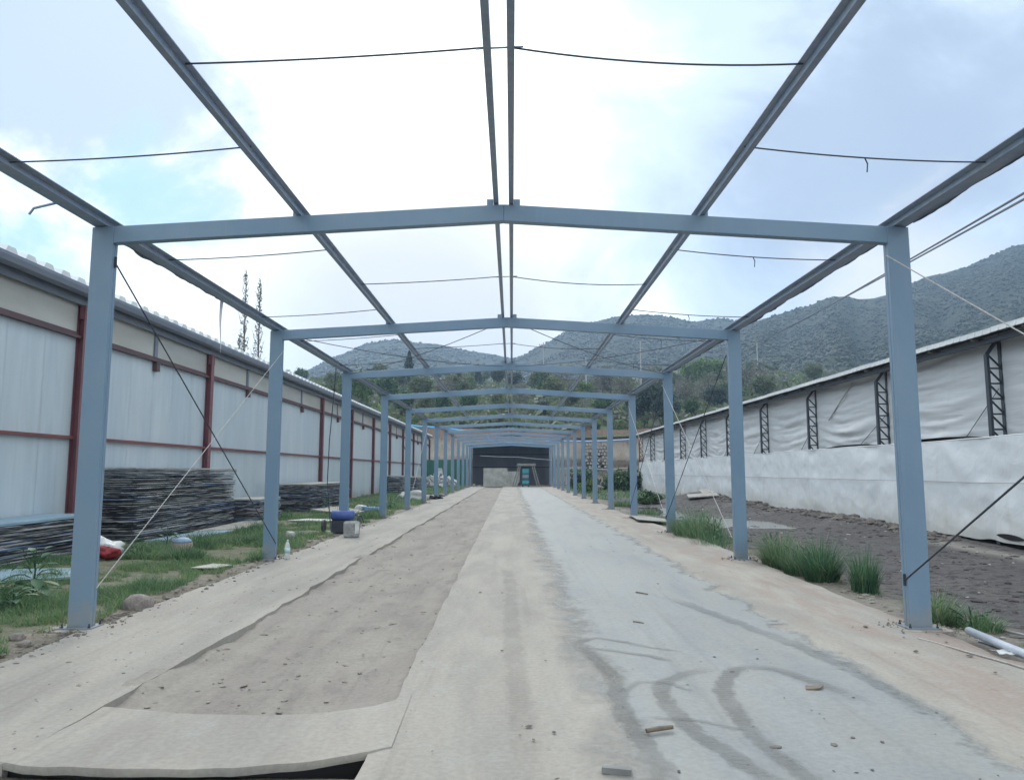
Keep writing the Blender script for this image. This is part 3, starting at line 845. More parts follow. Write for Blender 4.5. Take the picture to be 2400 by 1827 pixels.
# tie rods between purlins
def rod(pts, r, m, name, lab, cat, group, sag=0.0, n=12, seg=6, extra=None):
    a, c = Vector(pts[0]), Vector(pts[1])
    q = [a.lerp(c, k/n)-Vector((0, 0, sag*4*(k/n)*(1-k/n))) for k in range(n+1)]
    b = MB(); b.tube(q, r, seg)
    if extra: extra(b, q)
    o = b.build(name, m, origin=tuple(a))
    return tag(o, lab, cat, group)
EZ, MZ, RZ = H+0.05, H+slope*2.1+0.06, A+0.055
G_ROD = 'thin tie rods between the purlins'
BAY = ['nearest', 'second', 'third', 'fourth', 'fifth', 'sixth']
def clip(b, q):
    p = q[len(q)//2]; b.tube([p, p+Vector((0.02, 0, -0.05)), p+Vector((0.012, 0, -0.12))], 0.006, 5)
for k in range(6):
    o_ = S*k
    es = [5.72] if k == 0 else [8.50+S*(k-1), 11.75+S*(k-1)]
    rs = [4.5] if k == 0 else [10.15+S*(k-1)]
    for q, y in enumerate(es):
        w = '' if len(es) == 1 else (' nearer one' if q == 0 else ' farther one')
        rod([(-3.95, y, EZ), (-2.0, y, MZ)], 0.0062 if k < 3 else 0.006, ROD, 'tie_rod', f'thin dark tie rod from left eave to middle purlin, {BAY[k]} bay{w}', 'tie rod', G_ROD, 0.02)
        rod([(2.0, y, MZ), (3.95, y, EZ)], 0.0062 if k < 3 else 0.006, ROD, 'tie_rod', f'thin dark tie rod from right middle to eave purlin, {BAY[k]} bay{w}', 'tie rod', G_ROD, 0.03, extra=clip)
    for y in rs:
        if k < 5:
            rod([(-2.0, y, MZ), (-0.045, y, RZ)], 0.0062, ROD, 'tie_rod', f'thin dark tie rod from left middle purlin to the ridge, {BAY[k]} bay', 'tie rod', G_ROD, 0.015)
            rod([(0.108, y, RZ), (2.0, y, MZ)], 0.0062, ROD, 'tie_rod', f'thin dark tie rod from the ridge to right middle purlin, {BAY[k]} bay', 'tie rod', G_ROD, 0.05)
            rod([(-0.12, y, RZ-0.01), (0.19, y, RZ+0.005)], 0.006, PURLIN, 'tie_rod', f'short rod linking the two ridge purlins, {BAY[k]} bay', 'tie rod', G_ROD, 0.0)
# roof cross bracing in the third bay
for (a, c, lab) in (((-3.9, FY[3]-0.1, H-0.05), (-0.1, FY[2]+0.2, A-0.06), 'thin roof brace rising from left eave to ridge in the third bay'),
                    ((3.9, FY[3]-0.1, H-0.05), (0.2, FY[2]+0.2, A-0.06), 'thin roof brace rising from right eave to ridge in the third bay'),
                    ((-0.1, FY[3]-0.1, A-0.1), (-3.85, FY[2]+0.2, H-0.05), 'thin roof brace falling from ridge to left eave in the third bay'),
                    ((0.2, FY[3]-0.1, A-0.1), (3.85, FY[2]+0.2, H-0.05), 'thin roof brace falling from ridge to right eave in the third bay')):
    rod([a, c], 0.007, ROD, 'roof_brace', lab, 'brace rod', 'thin roof braces', 0.10)

# side bracing
GB = 'diagonal side braces between columns'
def hook(b, q):
    b.bar(q[0]+Vector((0, 0, 0.06)), q[0]-Vector((0, 0, 0.05)), 0.03, 0.012)
def side(x, ya, za, yb, zb, m, lab, r=0.010, sag=0.0):
    return rod([(x, ya, za), (x, yb, zb)], r, m, 'brace_rod' if m is ROD else 'brace_rope', lab, 'brace rod' if m is ROD else 'rope', GB, sag, extra=hook if m is ROD else None)
xi = 4.1-CW-0.008
side(-xi, FY[1]+0.05, 3.56, FY[2], 0.26, ROD, 'dark brace rod from top of nearest left column to foot of the second', 0.008)
side(-xi, FY[2]+0.05, 3.56, FY[1]+0.06, 0.36, ROPE, 'pale brace rope from top of second left column to foot of the nearest', 0.0055)
side(xi, FY[1]+0.03, 0.44, FY[0]+0.1, 3.5, ROD, 'dark brace rod rising to the right from foot of nearest right column', 0.009)
side(xi, FY[1]+0.03, 3.63, FY[0]+0.1, 0.3, ROPE, 'pale brace rope falling to the right from top of nearest right column', 0.0055)
side(xi, FY[3]+0.05, 0.35, FY[2]+0.12, 3.5, ROD, 'dark brace rod from foot of third right column up to the second', 0.008)
side(xi, FY[3]+0.05, 3.55, FY[2]+0.12, 0.35, ROPE, 'pale brace rope from top of third right column down to the second', 0.007)
side(xi, FY[4]+0.05, 0.35, FY[3]+0.12, 3.5, ROD, 'dark brace rod from foot of fourth right column up to the third', 0.008)
side(xi, FY[4]+0.05, 3.55, FY[3]+0.12, 0.35, ROPE, 'pale brace rope from top of fourth right column down to the third', 0.007)
side(-xi, FY[6]+0.1, 3.5, FY[5]+0.1, 0.35, ROPE, 'pale brace rope from top of sixth left column down to the fifth', 0.008)
# cable hanging at the third left column
b = MB(); b.tube([(-4.13, 17.6, 3.95), (-4.2, 17.7, 3.2), (-4.27, 17.7, 2.2), (-4.28, 17.65, 1.2), (-4.2, 17.6, 0.5), (-4.12, 17.5, 0.06)], 0.012, 6)
tag(b.build('hanging_cable', ROD, origin=(-4.13, 17.6, 3.95)), 'thin dark cable hanging down beside the third left column', 'cable')

# ------------------------------------------------------------------ LEFT BUILDING
XW = -8.6
BL = empty('long_shed', (XW, 3.0, 0), 'long white panelled shed with maroon posts along the left side', 'shed')
PY = [14.6+6.27*k for k in range(-2, 11)]          # posts
YA, YB = PY[0], PY[-1]
# one sheet mesh, reused
def sheet_mesh(w, h, ribs, rd, name, m):
    b = MB(); pts = []
    for r in range(ribs):
        a = w*r/ribs; d = w/ribs
        pts += [(a, 0), (a+d*0.86, 0), (a+d*0.90, rd), (a+d*0.96, rd)]
    pts.append((w, 0))
    n = len(pts)
    b.add([(q, p, 0) for p, q in pts]+[(q, p, h) for p, q in pts]+[(-0.03, 0, 0), (-0.03, w, 0), (-0.03, 0, h), (-0.03, w, h)],
          [(i, i+1, n+i+1, n+i) for i in range(n-1)]+[(2*n, 2*n+2, 2*n+3, 2*n+1)])
    return b.mesh(name, m)
NP = 6
bay = PY[1]-PY[0]
pw = bay/NP
sm_lo = sheet_mesh(pw-0.005, 2.09, 1, 0.002, 'wall_panel', PANEL)
sm_hi = sheet_mesh(pw-0.005, 2.02, 1, 0.002, 'wall_panel', PANEL)
cl = sheet_mesh(bay/2-0.02, 0.62, 2, 0.004, 'clerestory_panel', CLERE)
fsb = MB(); fsb.box(-0.02, 0.02, 0.005, bay-0.005, 0, 0.23); fs_mesh = fsb.mesh('fascia', FASCIA)
gm = MB(); gm.box(0, 0.075, 0.10, bay-0.10, 0, 0.06); gm_mesh = gm.mesh('girt', GIRT_R)
gu = MB(); gu.box(0, 0.10, 0.10, bay-0.10, 0, 0.045); gu.box(0.0, 0.035, 0.10, bay-0.10, 0.045, 0.125); gu_mesh = gu.mesh('upper_girt', GIRT_D)
br = MB(); br.box(0, 0.10, -0.085, 0.085, 0, 0.22); br.box(0.10, 0.104, -0.03, -0.005, 0, 0.22); br_mesh = br.mesh('bracket', GIRT_D)
st = MB(); st.box(0, 0.04, -0.07, 0.07, 0, 0.60); st_mesh = st.mesh('stud', FASCIA)
po = MB()
for y0, y1, x0, x1 in ((-0.10, 0.10, 0.14, 0.152), (-0.10, 0.10, 0.0, 0.012), (-0.006, 0.006, 0.012, 0.14)): po.box(x0, x1, y0, y1, 0, 4.78)
po.box(0.05, 0.16, -0.105, 0.105, 4.5, 4.78)
po_mesh = po.mesh('post', MAROON)
def L(x, y, z): return (x, y-3.0, z)
for k in range(len(PY)-1):
    y = PY[k]
    for j in range(NP):
        inst('wall_panel', sm_lo, BL, L(0, y+pw*j+0.006, 0.02), (0, 0, 0))
        inst('wall_panel', sm_hi, BL, L(0, y+pw*j+0.006, 2.125), (0, 0, 0))
    for j in range(2):
        inst('clerestory_panel', cl, BL, L(0.0, y+bay/2*j+0.01, 4.20))
    inst('fascia', fs_mesh, BL, L(0.10, y, 4.78))
    inst('girt', gm_mesh, BL, L(0.012, y, 2.105))
    inst('upper_girt', gu_mesh, BL, L(0.012, y, 4.11))
    inst('bracket', br_mesh, BL, L(0.014, y+bay/2, 3.885))
    inst('stud', st_mesh, BL, L(0.008, y+bay/2, 4.24))
for y in PY:
    inst('post', po_mesh, BL, L(0.004, y, 0))
# gutter: a rolled channel, in lengths
gp = [(0.20, 4.93), (0.30, 4.90), (0.40, 4.93), (0.43, 5.02), (0.43, 5.075), (0.415, 5.075), (0.415, 5.02), (0.30, 4.985), (0.20, 4.985)]
gb = MB(); gb.prism(gp, 0.004, bay-0.004); gmesh = gb.mesh('gutter', GUTTER)
tmp = bpy.data.objects.new('t', gmesh); recalc(tmp); bpy.data.objects.remove(tmp)
for k in range(len(PY)-1): inst('gutter', gmesh, BL, L(0, PY[k], 0))
sb = MB(); sb.box(0.02, 0.30, 0.003, bay-0.003, 4.995, 5.01); sbm = sb.mesh('soffit', FASCIA)
for k in range(len(PY)-1): inst('soffit', sbm, BL, L(0, PY[k], 0))
# ribbed roof sheets, rising to a ridge
def roof_sheet(w, run, rise, ribs, rh, th, name, m, fr=(0.62, 0.72, 0.90)):
    b = MB(); pr = []
    d = w/ribs
    for r in range(ribs):
        a = d*r
        pr += [(a, 0), (a+d*fr[0], 0), (a+d*fr[1], rh), (a+d*fr[2], rh)]
    pr.append((w, 0)); n = len(pr)
    vs = []
    for (x, z) in ((0, 0), (run, rise)):
        for off in (0, -th): vs += [(x, p, z+q+off) for p, q in pr]
    A0, A1, B0, B1 = 0, n, 2*n, 3*n
    fs = [(A0+i, A0+i+1, B0+i+1, B0+i) for i in range(n-1)]+[(A1+i+1, A1+i, B1+i, B1+i+1) for i in range(n-1)]
    fs += [(A0+i+1, A0+i, A1+i, A1+i+1) for i in range(n-1)]+[(B0+i, B0+i+1, B1+i+1, B1+i) for i in range(n-1)]
    b.add(vs, fs)
    for r in range(ribs):
        a = d*r
        b.add([(0.004, a+d*(fr[0]-.02), -0.02), (0.004, a+d*fr[0], 0), (0.004, a+d*fr[1], rh-0.004), (0.004, a+d*fr[2], rh-0.004), (0.004, a+d, 0), (0.004, a+d, -0.02)], [(0, 1, 2, 3, 4, 5)])
    return b.mesh(name, m)
rw = 1.0
rs_l = roof_sheet(rw-0.002, -6.0, 1.25, 2, 0.095, 0.012, 'roof_sheet', ROOFW, (0.40, 0.52, 0.88))
rs_r = roof_sheet(rw-0.002, -6.0, -1.25, 2, 0.095, 0.012, 'roof_sheet', ROOFW, (0.40, 0.52, 0.88))
for k in range(int((YB-YA)/rw)):
    inst('roof_sheet', rs_l, BL, L(0.40, YA+rw*k, 5.088))
    inst('roof_sheet', rs_r, BL, L(-5.60, YA+rw*k, 5.088+1.25))
# end walls and back wall so that the shed is solid
b = MB()
for y in (YA, YB):
    b.add([(XW, y, 0.02), (XW-11.2, y, 0.02), (XW-11.2, y, 4.95), (XW-5.6, y, 6.25), (XW, y, 4.95)], [(0, 1, 2, 3, 4)])
b.add([(XW-11.2, YA, 0.02), (XW-11.2, YB, 0.02), (XW-11.2, YB, 4.95), (XW-11.2, YA, 4.95)], [(0, 1, 2, 3)])
b.build('end_wall', PANEL, BL)
# brace leaning over the seventh bay and a dark doorway at the far end
b = MB(); b.tube([(XW+0.2, PY[9]-1.0, 3.7), (XW+0.2, PY[9]+3.0, 2.2)], 0.03, 6); b.build('wall_brace', ROD, BL)
b = MB(); b.box(XW+0.02, XW+0.06, YB-1.9, YB-0.4, 0.02, 2.1); b.build('doorway', GIRT_D, BL)

# ------------------------------------------------------------------ RIGHT BUILDING
XT, XC = 10.05, 10.40
BR = empty('curtain_shed', (XT, 10.0, 0), 'long low shed at right closed with grey curtain above white tarp', 'shed')
TY = [15.3+4.72*k for k in range(-2, 10)]
def R(x, y, z): return (x-XT, y-10.0, z)
def cloth(y0, y1, x0, z0f, z1f, m, name, fold, seed, nY=48, nZ=44):
    P = np.zeros((nY, nZ, 3))
    for i in range(nY):
        u = i/(nY-1); y = y0+(y1-y0)*u
        for j in range(nZ):
            w = j/(nZ-1); z0, z1 = z0f(y), z1f(y)
            z = z0+(z1-z0)*w
            P[i, j] = (x0+fold(u, w, y, z, seed), y, z)
    b = MB(); b.grid(P)
    o = b.build(name, m, BR, smooth=True)
    return o
def fold_up(u, w, y, z, s):
    # slack horizontal swags between the posts
    sag = math.sin(math.pi*u)
    q = w+0.16*sag*(1-w)+0.03*nz(y, z, s, 0.7)
    f = (0.085*(abs(nz(y*0.26+0.5*w, q*8.0, s, 1.0, 5))-0.2)+0.05*nz(y*0.3-0.8*w, q*13.0, s+4, 1.0, 3))*(0.12+0.88*sag)+0.012*sag*math.sin(q*17+s+4*u)
    return -0.02-f-0.05*sag*(1-w)
def fold_lo(u, w, y, z, s):
    e = min(u, 1-u); k = min(1, e*14)
    pk = k*math.exp(-e*9)*(0.020*math.sin(z*9+s)+0.03*nz(y*3-z*2, z*2.2, s, 1.0, 3))
    sl_ = 1 if u < 0.5 else -1
    rad = 0.030*k*math.exp(-e*4)*math.sin((z*3.2-sl_*e*9)+s)
    return -0.035*k*(abs(nz(y*0.9-z*0.8, z*0.5+y*0.3, s+8, 1.2, 3))-0.2)-0.014*k*nz(y*0.6, z*0.8, s, 1.2, 4)-0.014*k*nz(y*0.4-z*0.5, z*0.4, s+3, 1.3, 3)-pk-rad-0.02*math.sin(math.pi*u)
top_lo = lambda y: 2.15+0.05*nz(0, y, 2.2, 0.25)
bot_lo = lambda y: -0.03 if y > 19 else 0.06+0.05*nz(0, y, 4.4, 0.8)
for k in range(len(TY)-1):
    y0, y1 = TY[k], TY[k+1]
    cloth(y0+0.01, y1-0.01, XC, lambda y, y0=y0, y1=y1, k=k: 2.14+(0.13 if k in (2, 3) else 0.02)*math.sin(math.pi*(y-y0)/(y1-y0))**0.6, lambda y: 4.36, CURT, 'curtain', fold_up, 3.0+k*7.7)
    cloth(y0, y1, XT, bot_lo, top_lo, TARP, 'tarp', fold_lo, 1.0+k*5.3)
    # rolled hem at the top of the tarp
    b = MB(); q = [(XT+0.012*nz(y, 0, k), y, top_lo(y)+0.012) for y in np.linspace(y0, y1, 12)]
    b.tube(q, 0.016, 6); b.build('hem', CURT, BR)
for k, y in enumerate(TY):
    b = MB()
    xa, xb = XT+0.04, XC-0.01
    ztop = 4.22
    for x in (xa, xb): b.box(x-0.028, x+0.028, y-0.05, y+0.05, 0.0, ztop if x == xb else ztop-0.30)
    b.bar((xa, y, ztop-0.32), (xa+0.22, y, ztop-0.02), 0.06, 0.056, (0, 1, 0))
    z = 0.1; i = 0
    while z < ztop-0.6:
        b.bar((xa, y, z), (xb, y, z), 0.035, 0.022, (0, 1, 0))
        b.bar((xa, y, z+0.32), (xb, y, z), 0.035, 0.022, (0, 1, 0))
        z += 0.32
    b.build('lattice_post', TRUSS, BR)
# seam rope along the tarp, eave rail, dark slot, stay wires
b = MB(); b.tube([(XT-0.055+0.004*nz(y, 0, 3, 2), y, 1.24+0.012*nz(y, 0, 6, 0.6)) for y in np.linspace(TY[0], TY[-1], 60)], 0.008, 5); b.build('seam_rope', POLE, BR)
b = MB(); b.box(9.93, 10.03, TY[0]-0.3, TY[-1]+0.3, 4.10, 4.20); b.box(10.5, 10.6, TY[0]-0.3, TY[-1]+0.3, 4.22, 4.32); b.build('eave_rail', TRUSS, BR)
b = MB(); b.box(XC+0.14, XC+0.16, TY[0], TY[-1], 0.0, 2.9); b.build('slot_shade', BLACK, BR)  # black sheet standing in for the shade inside the slot
for k in range(1, len(TY)-1, 1):
    y = TY[k]
    b = MB(); b.tube([(XC-0.06, y+0.05, 3.0+0.1*(k % 3)), (XC-0.1, y+1.3+0.4*(k % 2), 2.16)], 0.008, 5); b.build('stay_wire', ROD, BR)
b = MB(); b.tube([(XC-0.08, TY[3]+1.9, 4.1), (XC-0.1, TY[3]+3.6, 3.1)], 0.02, 5); b.build('loose_lath', ROPE, BR)
b = MB()
for y in np.arange(TY[0], TY[-1], 1.57): b.box(9.78, 10.45, y-0.03, y+0.03, 4.19, 4.235)
b.build('roof_laths', WOOD, BR)['kind'] = 'stuff'
rs2 = roof_sheet(rw-0.002, 7.0, 1.5, 4, 0.085, 0.012, 'roof_sheet', ROOFW, (0.12, 0.17, 0.95))
rs3 = roof_sheet(rw-0.002, 7.0, -1.5, 4, 0.085, 0.012, 'roof_sheet', ROOFW, (0.12, 0.17, 0.95))
for me_ in (rs2, rs3): me_.flip_normals()
RY0 = TY[0]-0.3
for k in range(int((TY[-1]+0.6-RY0)/rw)):
    inst('roof_sheet', rs2, BR, R(9.72, RY0+rw*k, 4.262+0.006*math.sin(k*1.9)))
    inst('roof_sheet', rs3, BR, R(16.72, RY0+rw*k, 5.762))
# underside liner of the eave, gable ends and back
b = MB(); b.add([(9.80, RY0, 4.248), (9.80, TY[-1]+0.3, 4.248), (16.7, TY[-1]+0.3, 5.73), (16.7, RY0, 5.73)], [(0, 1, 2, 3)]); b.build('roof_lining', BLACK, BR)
b = MB()
for y in (TY[0]-0.05, TY[-1]+0.06):
    b.add([(XC, y, 0), (23, y, 0), (23, y, 4.3), (16.7, y, 5.7), (XC, y, 4.35)], [(0, 1, 2, 3, 4)])
b.add([(23, TY[0]-.05, 0), (23, TY[-1]+.06, 0), (23, TY[-1]+.06, 4.3), (23, TY[0]-.05, 4.3)], [(0, 1, 2, 3)])
b.build('end_curtain', CURT, BR)
# far corner: post, hanging tarp end
b = MB(); b.tube([(9.75, TY[-1]+0.6, 0), (9.78, TY[-1]+0.6, 4.2)], 0.07, 7); b.build('corner_post', WOOD, BR)
b = MB(); P = np.array([[(9.8+0.05*nz(i, j, 1), TY[-1]+0.1+0.5*i/5, 0.3+3.7*j/9+0.04*nz(i, j, 2)) for j in range(10)] for i in range(6)]); b.grid(P); b.build('tarp_end', TARP, BR)
# black tear at the foot of the tarp
b = MB(); P = []
for k in range(13):
    u = k/12; y = 14.35+0.85*u; w = 0.055*math.sin(math.pi*u)**0.7+0.004
    P.append(((XT-0.075, y, 0.16+0.03*u-w), (XT-0.085, y, 0.16+0.03*u+w)))
b.add([p for q in P for p in q], [(2*k, 2*k+1, 2*k+3, 2*k+2) for k in range(12)]); b.build('tear', BLACK, BR)

# ------------------------------------------------------------------ END SHED
YS, YK = FY[-1]+0.25, 78.6
ES = empty('open_shed', (0, YS, 0), 'dark sheet metal shed closing the far end of the frames', 'shed')
bpn = 0.82
dk = MB(); dk.box(0, bpn-0.003, -0.01, 0.01, 0, 2.015); dk.box(0.36, 0.42, -0.03, -0.01, 0, 1.98); dkm = dk.mesh('back_panel', DARKW)
dk2 = MB(); dk2.box(0, bpn-0.003, -0.01, 0.01, 0, 2.015); dk2.box(0.36, 0.42, -0.03, -0.01, 0, 1.98); dkm2 = dk2.mesh('back_panel', DARKW)
for k in range(10):
    inst('back_panel', dkm, ES, (-4.1+bpn*k, YK-YS, 0.01)); inst('back_panel', dkm2, ES, (-4.1+bpn*k, YK-YS, 2.03))
for sx in (-1, 1):
    for k in range(6):
        for z in (0.01, 2.03): inst('side_panel', dkm, ES, (sx*4.14, k*0.86, z), (0, 0, math.pi/2))
for z in (1.85, 3.2):
    b = MB(); b.box(-4.08, 4.08, YK-0.13, YK-0.05, z, z+0.08); b.build('girt', DARKG, ES)
b = MB()
for sx in (-1, 1):
    b.add([(sx*4.3, YS-0.05, H+0.12), (sx*4.3, YK+0.2, H+0.12), (0.03, YK+0.2, A+0.13), (0.03, YS-0.05, A+0.13)], [(0, 1, 2, 3)])
    b.add([(sx*4.3, YS-0.05, H+0.08), (sx*4.3, YK+0.2, H+0.08), (0.03, YK+0.2, A+0.09), (0.03, YS-0.05, A+0.09)], [(3, 2, 1, 0)])
b.build('roof', DARKW, ES)
b = MB(); b.add([(-4.1, YK+.02, 3.9), (4.1, YK+.02, 3.9), (0.03, YK+.02, A+0.1), ], [(0, 1, 2)]); b.add([(-4.1, YK+.02, 3.9), (4.1, YK+.02, 3.9), (4.1, YK+.02, 4.0), (-4.1, YK+.02, 4.0)], [(0, 1, 2, 3)]); b.build('gable', DARKW, ES)
# pale panel propped in front of the shed
b = MB(); DY = -4.7; K = 0.94
def front(b): b.v = [(x*K, y+DY, z*K) for x, y, z in b.v]
b.add([(-2.83, 76.6, 0), (-0.35, 76.6, 0), (-0.35, 76.75, 1.88), (-2.83, 76.75, 1.88), (-2.83, 76.75, 0), (-0.35, 76.9, 0), (-0.35, 76.9, 1.88), (-2.83, 76.9, 1.88)],
                [(0, 1, 2, 3), (5, 4, 7, 6), (1, 5, 6, 2), (4, 0, 3, 7), (3, 2, 6, 7)])
b.add([(-0.35, 76.62, 0), (0.55, 76.62, 0), (0.9, 76.62, 0.5), (0.95, 76.75, 1.55), (-0.35, 76.75, 1.55)], [(0, 1, 2, 3, 4)])
front(b); tag(b.build('concrete_panel', CONW, origin=(-1.4, 72.0, 0)), 'pale stained concrete panel standing at the mouth of the dark shed', 'concrete panel')
# trestle
TR_ = empty('trestle', (1.3, 70.7, 0), 'grey timber trestle with splayed legs in front of the dark shed', 'trestle')
b = MB(); b.box(0.62, 2.55, 75.3, 75.5, 2.12, 2.34); front(b); b.build('beam', SILVER, TR_)
for x0, x1 in ((0.82, 0.18), (1.0, 0.42), (2.15, 2.72), (2.35, 2.95)):
    b = MB(); b.bar((x0, 75.4, 2.12), (x1, 75.4+0.1*(x1 > x0), 0.0), 0.10, 0.10, (0, 1, 0)); front(b); b.build('leg', SILVER, TR_)
# teal shelf rack
RK = empty('teal_rack', (1.4, 71.2, 0), 'turquoise shelf rack on castors under the trestle', 'rack')
b = MB()
for x in (1.16, 1.86):
    for y in (75.7, 76.15): b.box(x-0.025, x+0.025, y-0.025, y+0.025, 0.12, 1.92)
front(b); b.build('rack_frame', TEALD, RK)
for z, h, m_ in ((1.42, 0.38, TEAL), (0.34, 0.24, TEAL), (1.22, 0.10, BLUEP), (0.62, 0.24, TEALD)):
    b = MB(); b.box(1.19, 1.50, 75.72, 76.12, z, z+h); b.box(1.53, 1.83, 75.72, 76.12, z, z+h); front(b); b.build('shelf_bin', m_, RK)
b = MB()
for x in (1.26, 1.38, 1.5, 1.62, 1.75): b.box(x-0.03, x+0.03, 75.7, 76.1, 0.93, 1.17)
front(b); b.build('bottles', WHITEP, RK)
for z in (0.28, 0.58, 0.88, 1.19, 1.38): b = MB(); b.box(1.17, 1.85, 75.70, 76.14, z, z+0.03); front(b); b.build('shelf', TEAL, RK)
for x in (1.2, 1.82): b = MB(); b.tube([(x, 75.7, 0.06), (x, 75.76, 0.06)], 0.06, 8); front(b); b.build('castor', ROD, RK)
b = MB(); b.lathe([(0.12, 0), (0.14, 0.3)], 10, (-3.75, 75.6, 0)); front(b); tag(b.build('drum', GREYB, origin=(-3.5, 70.9, 0)), 'small grey drum at the left jamb of the dark shed', 'drum')
b = MB(); b.box(-3.35, -3.05, 75.3, 75.5, 0, 0.13); front(b); tag(b.build('block', RUBBLE, origin=(-3.0, 70.7, 0)), 'pale block on the floor at the mouth of the dark shed', 'block')

# blue and cyan water hoses strung across
def hose(pts, r, m, lab, sag=0.2):
    q = []
    for a, c in zip(pts[:-1], pts[1:]):
        a, c = Vector(a), Vector(c); n = 10
        q += [a.lerp(c, k/n)-Vector((0, 0, sag*4*(k/n)*(1-k/n))) for k in range(n)]
    q.append(Vector(pts[-1])); b = MB(); b.tube(q, r, 6)
    return tag(b.build('hose', m, origin=pts[0]), lab, 'hose', 'blue hoses strung across the yard')
hose([(-9.0, 61, 5.35), (-5.6, 61, 5.08), (-3.0, 63, 4.85)], 0.10, CYANH, 'bright cyan hose over the far end of the left shed', 0.08)
hose([(-2.5, 64, 4.66), (-1.2, 65.5, 4.30), (0.2, 67.5, 4.02), (4.2, 73, 4.52)], 0.05, BLUEH, 'pale blue hose drooping over the far rafters', 0.10)
hose([(4.3, 72.6, 4.45), (9.9, 59.2, 4.02)], 0.085, BLUEH, 'blue hose between the dark shed and the curtain shed', 0.12)
hose([(-3.0, 72.6, 2.98), (0.6, 72.6, 2.86), (4.0, 72.6, 2.58)], 0.022, PVC, 'thin pale hose hanging across the mouth of the dark shed', 0.03)

# ------------------------------------------------------------------ BOARD STACKS
def board_mesh(w, l, t, seed, m, seg=9):
    r = random.Random(seed); per = []
    for k in range(seg): per.append((-w/2+r.uniform(-.018, .018), -l/2+l*k/seg))
    for k in range(3): per.append((-w/2+w*k/3, l/2+r.uniform(-.02, .02)))
    for k in range(seg): per.append((w/2+r.uniform(-.018, .018), l/2-l*k/seg))
    for k in range(3): per.append((w/2-w*k/3, -l/2+r.uniform(-.02, .02)))
    n = len(per); dz = [r.uniform(-.005, .005) for _ in per]
    b = MB()
    b.add([(p[0], p[1], d) for p, d in zip(per, dz)]+[(p[0], p[1], t+d) for p, d in zip(per, dz)],
          [tuple(range(n-1, -1, -1)), tuple(range(n, 2*n))]+[(i, (i+1) % n, (i+1) % n+n, i+n) for i in range(n)])
    me = b.mesh('board', m); o = bpy.data.objects.new('t', me); recalc(o); bpy.data.objects.remove(o)
    return me
TH = ['first', 'second', 'third', 'fourth', 'fifth', 'sixth', 'seventh', 'eighth', 'ninth', 'tenth', 'eleventh', 'twelfth', 'thirteenth', 'fourteenth', 'fifteenth', 'sixteenth',
      'seventeenth', 'eighteenth', 'nineteenth', 'twentieth']
TH += ['twenty-'+q for q in TH[:9]]+['thirtieth']+['thirty-'+q for q in TH[:9]]
def stack(cx, cy, w, l, n, pitch, thick, lab, top_lab, group, rotz=0.0, jit=0.035, top=TOPB, seed=1, z0=0.03, lean=0.0):
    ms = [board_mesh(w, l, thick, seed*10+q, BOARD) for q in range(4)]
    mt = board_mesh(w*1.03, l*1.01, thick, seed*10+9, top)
    r = random.Random(seed)
    for k in range(n):
        last = k == n-1
        o = inst('board', mt if last else ms[k % 4], None, (cx+r.uniform(-jit, jit)+lean*k, cy+r.uniform(-jit, jit)*1.4, z0+pitch*k),
                 (0, 0, rotz+r.uniform(-.006, .006)+(math.pi if r.random() < .5 else 0)))
        tag(o, top_lab if last else f'{lab[0]}, {TH[n-1-k]} from the top of {lab[1]}', 'board', group)
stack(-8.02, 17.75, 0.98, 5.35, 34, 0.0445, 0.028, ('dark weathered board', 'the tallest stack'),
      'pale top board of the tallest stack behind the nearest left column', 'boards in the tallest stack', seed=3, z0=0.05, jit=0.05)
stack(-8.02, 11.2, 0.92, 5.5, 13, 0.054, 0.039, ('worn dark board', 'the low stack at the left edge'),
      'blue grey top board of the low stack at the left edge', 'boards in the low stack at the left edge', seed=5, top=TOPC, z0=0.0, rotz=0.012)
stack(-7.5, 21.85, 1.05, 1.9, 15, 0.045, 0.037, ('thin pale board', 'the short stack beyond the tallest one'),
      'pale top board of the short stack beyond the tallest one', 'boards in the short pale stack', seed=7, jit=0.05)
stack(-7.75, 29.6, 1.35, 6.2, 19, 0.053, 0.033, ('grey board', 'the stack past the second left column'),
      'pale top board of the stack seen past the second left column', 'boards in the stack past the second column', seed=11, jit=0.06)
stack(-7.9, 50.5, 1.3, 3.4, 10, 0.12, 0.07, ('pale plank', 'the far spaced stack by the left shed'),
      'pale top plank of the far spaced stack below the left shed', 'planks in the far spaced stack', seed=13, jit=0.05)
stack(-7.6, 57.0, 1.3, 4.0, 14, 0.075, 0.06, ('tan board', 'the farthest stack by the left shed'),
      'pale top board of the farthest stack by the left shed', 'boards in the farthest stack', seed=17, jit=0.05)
# loose sheets lying about
def slab_piece(name, pts, z, t, m, lab, cat, tilt=(0, 0), group=None):
    b = MB(); n = len(pts); c = np.mean(np.array(pts), 0)
    zz = lambda p: z+(p[0]-c[0])*tilt[0]+(p[1]-c[1])*tilt[1]
    b.add([(p[0], p[1], zz(p)) for p in pts]+[(p[0], p[1], zz(p)+t) for p in pts], [tuple(range(n-1, -1, -1)), tuple(range(n, 2*n))]+[(i, (i+1) % n, (i+1) % n+n, i+n) for i in range(n)])
    o = recalc(b.build(name, m, origin=(c[0], c[1], z)))
    return tag(o, lab, cat, group)
slab_piece('loose_sheet', [(-7.35, 17.5), (-6.5, 18.2), (-6.3, 20.6), (-7.3, 20.9)], 0.05, 0.05, PLY, 'grey loose sheet lying in front of the tallest board stack', 'sheet', (0.0, 0.01), 'loose sheets in the grass')
slab_piece('loose_sheet', [(-7.4, 15.3), (-6.75, 15.9), (-6.5, 18.0), (-7.3, 18.0)], 0.03, 0.04, TOPC, 'blue grey loose sheet at the foot of the tallest board stack', 'sheet', (0, 0), 'loose sheets in the grass')
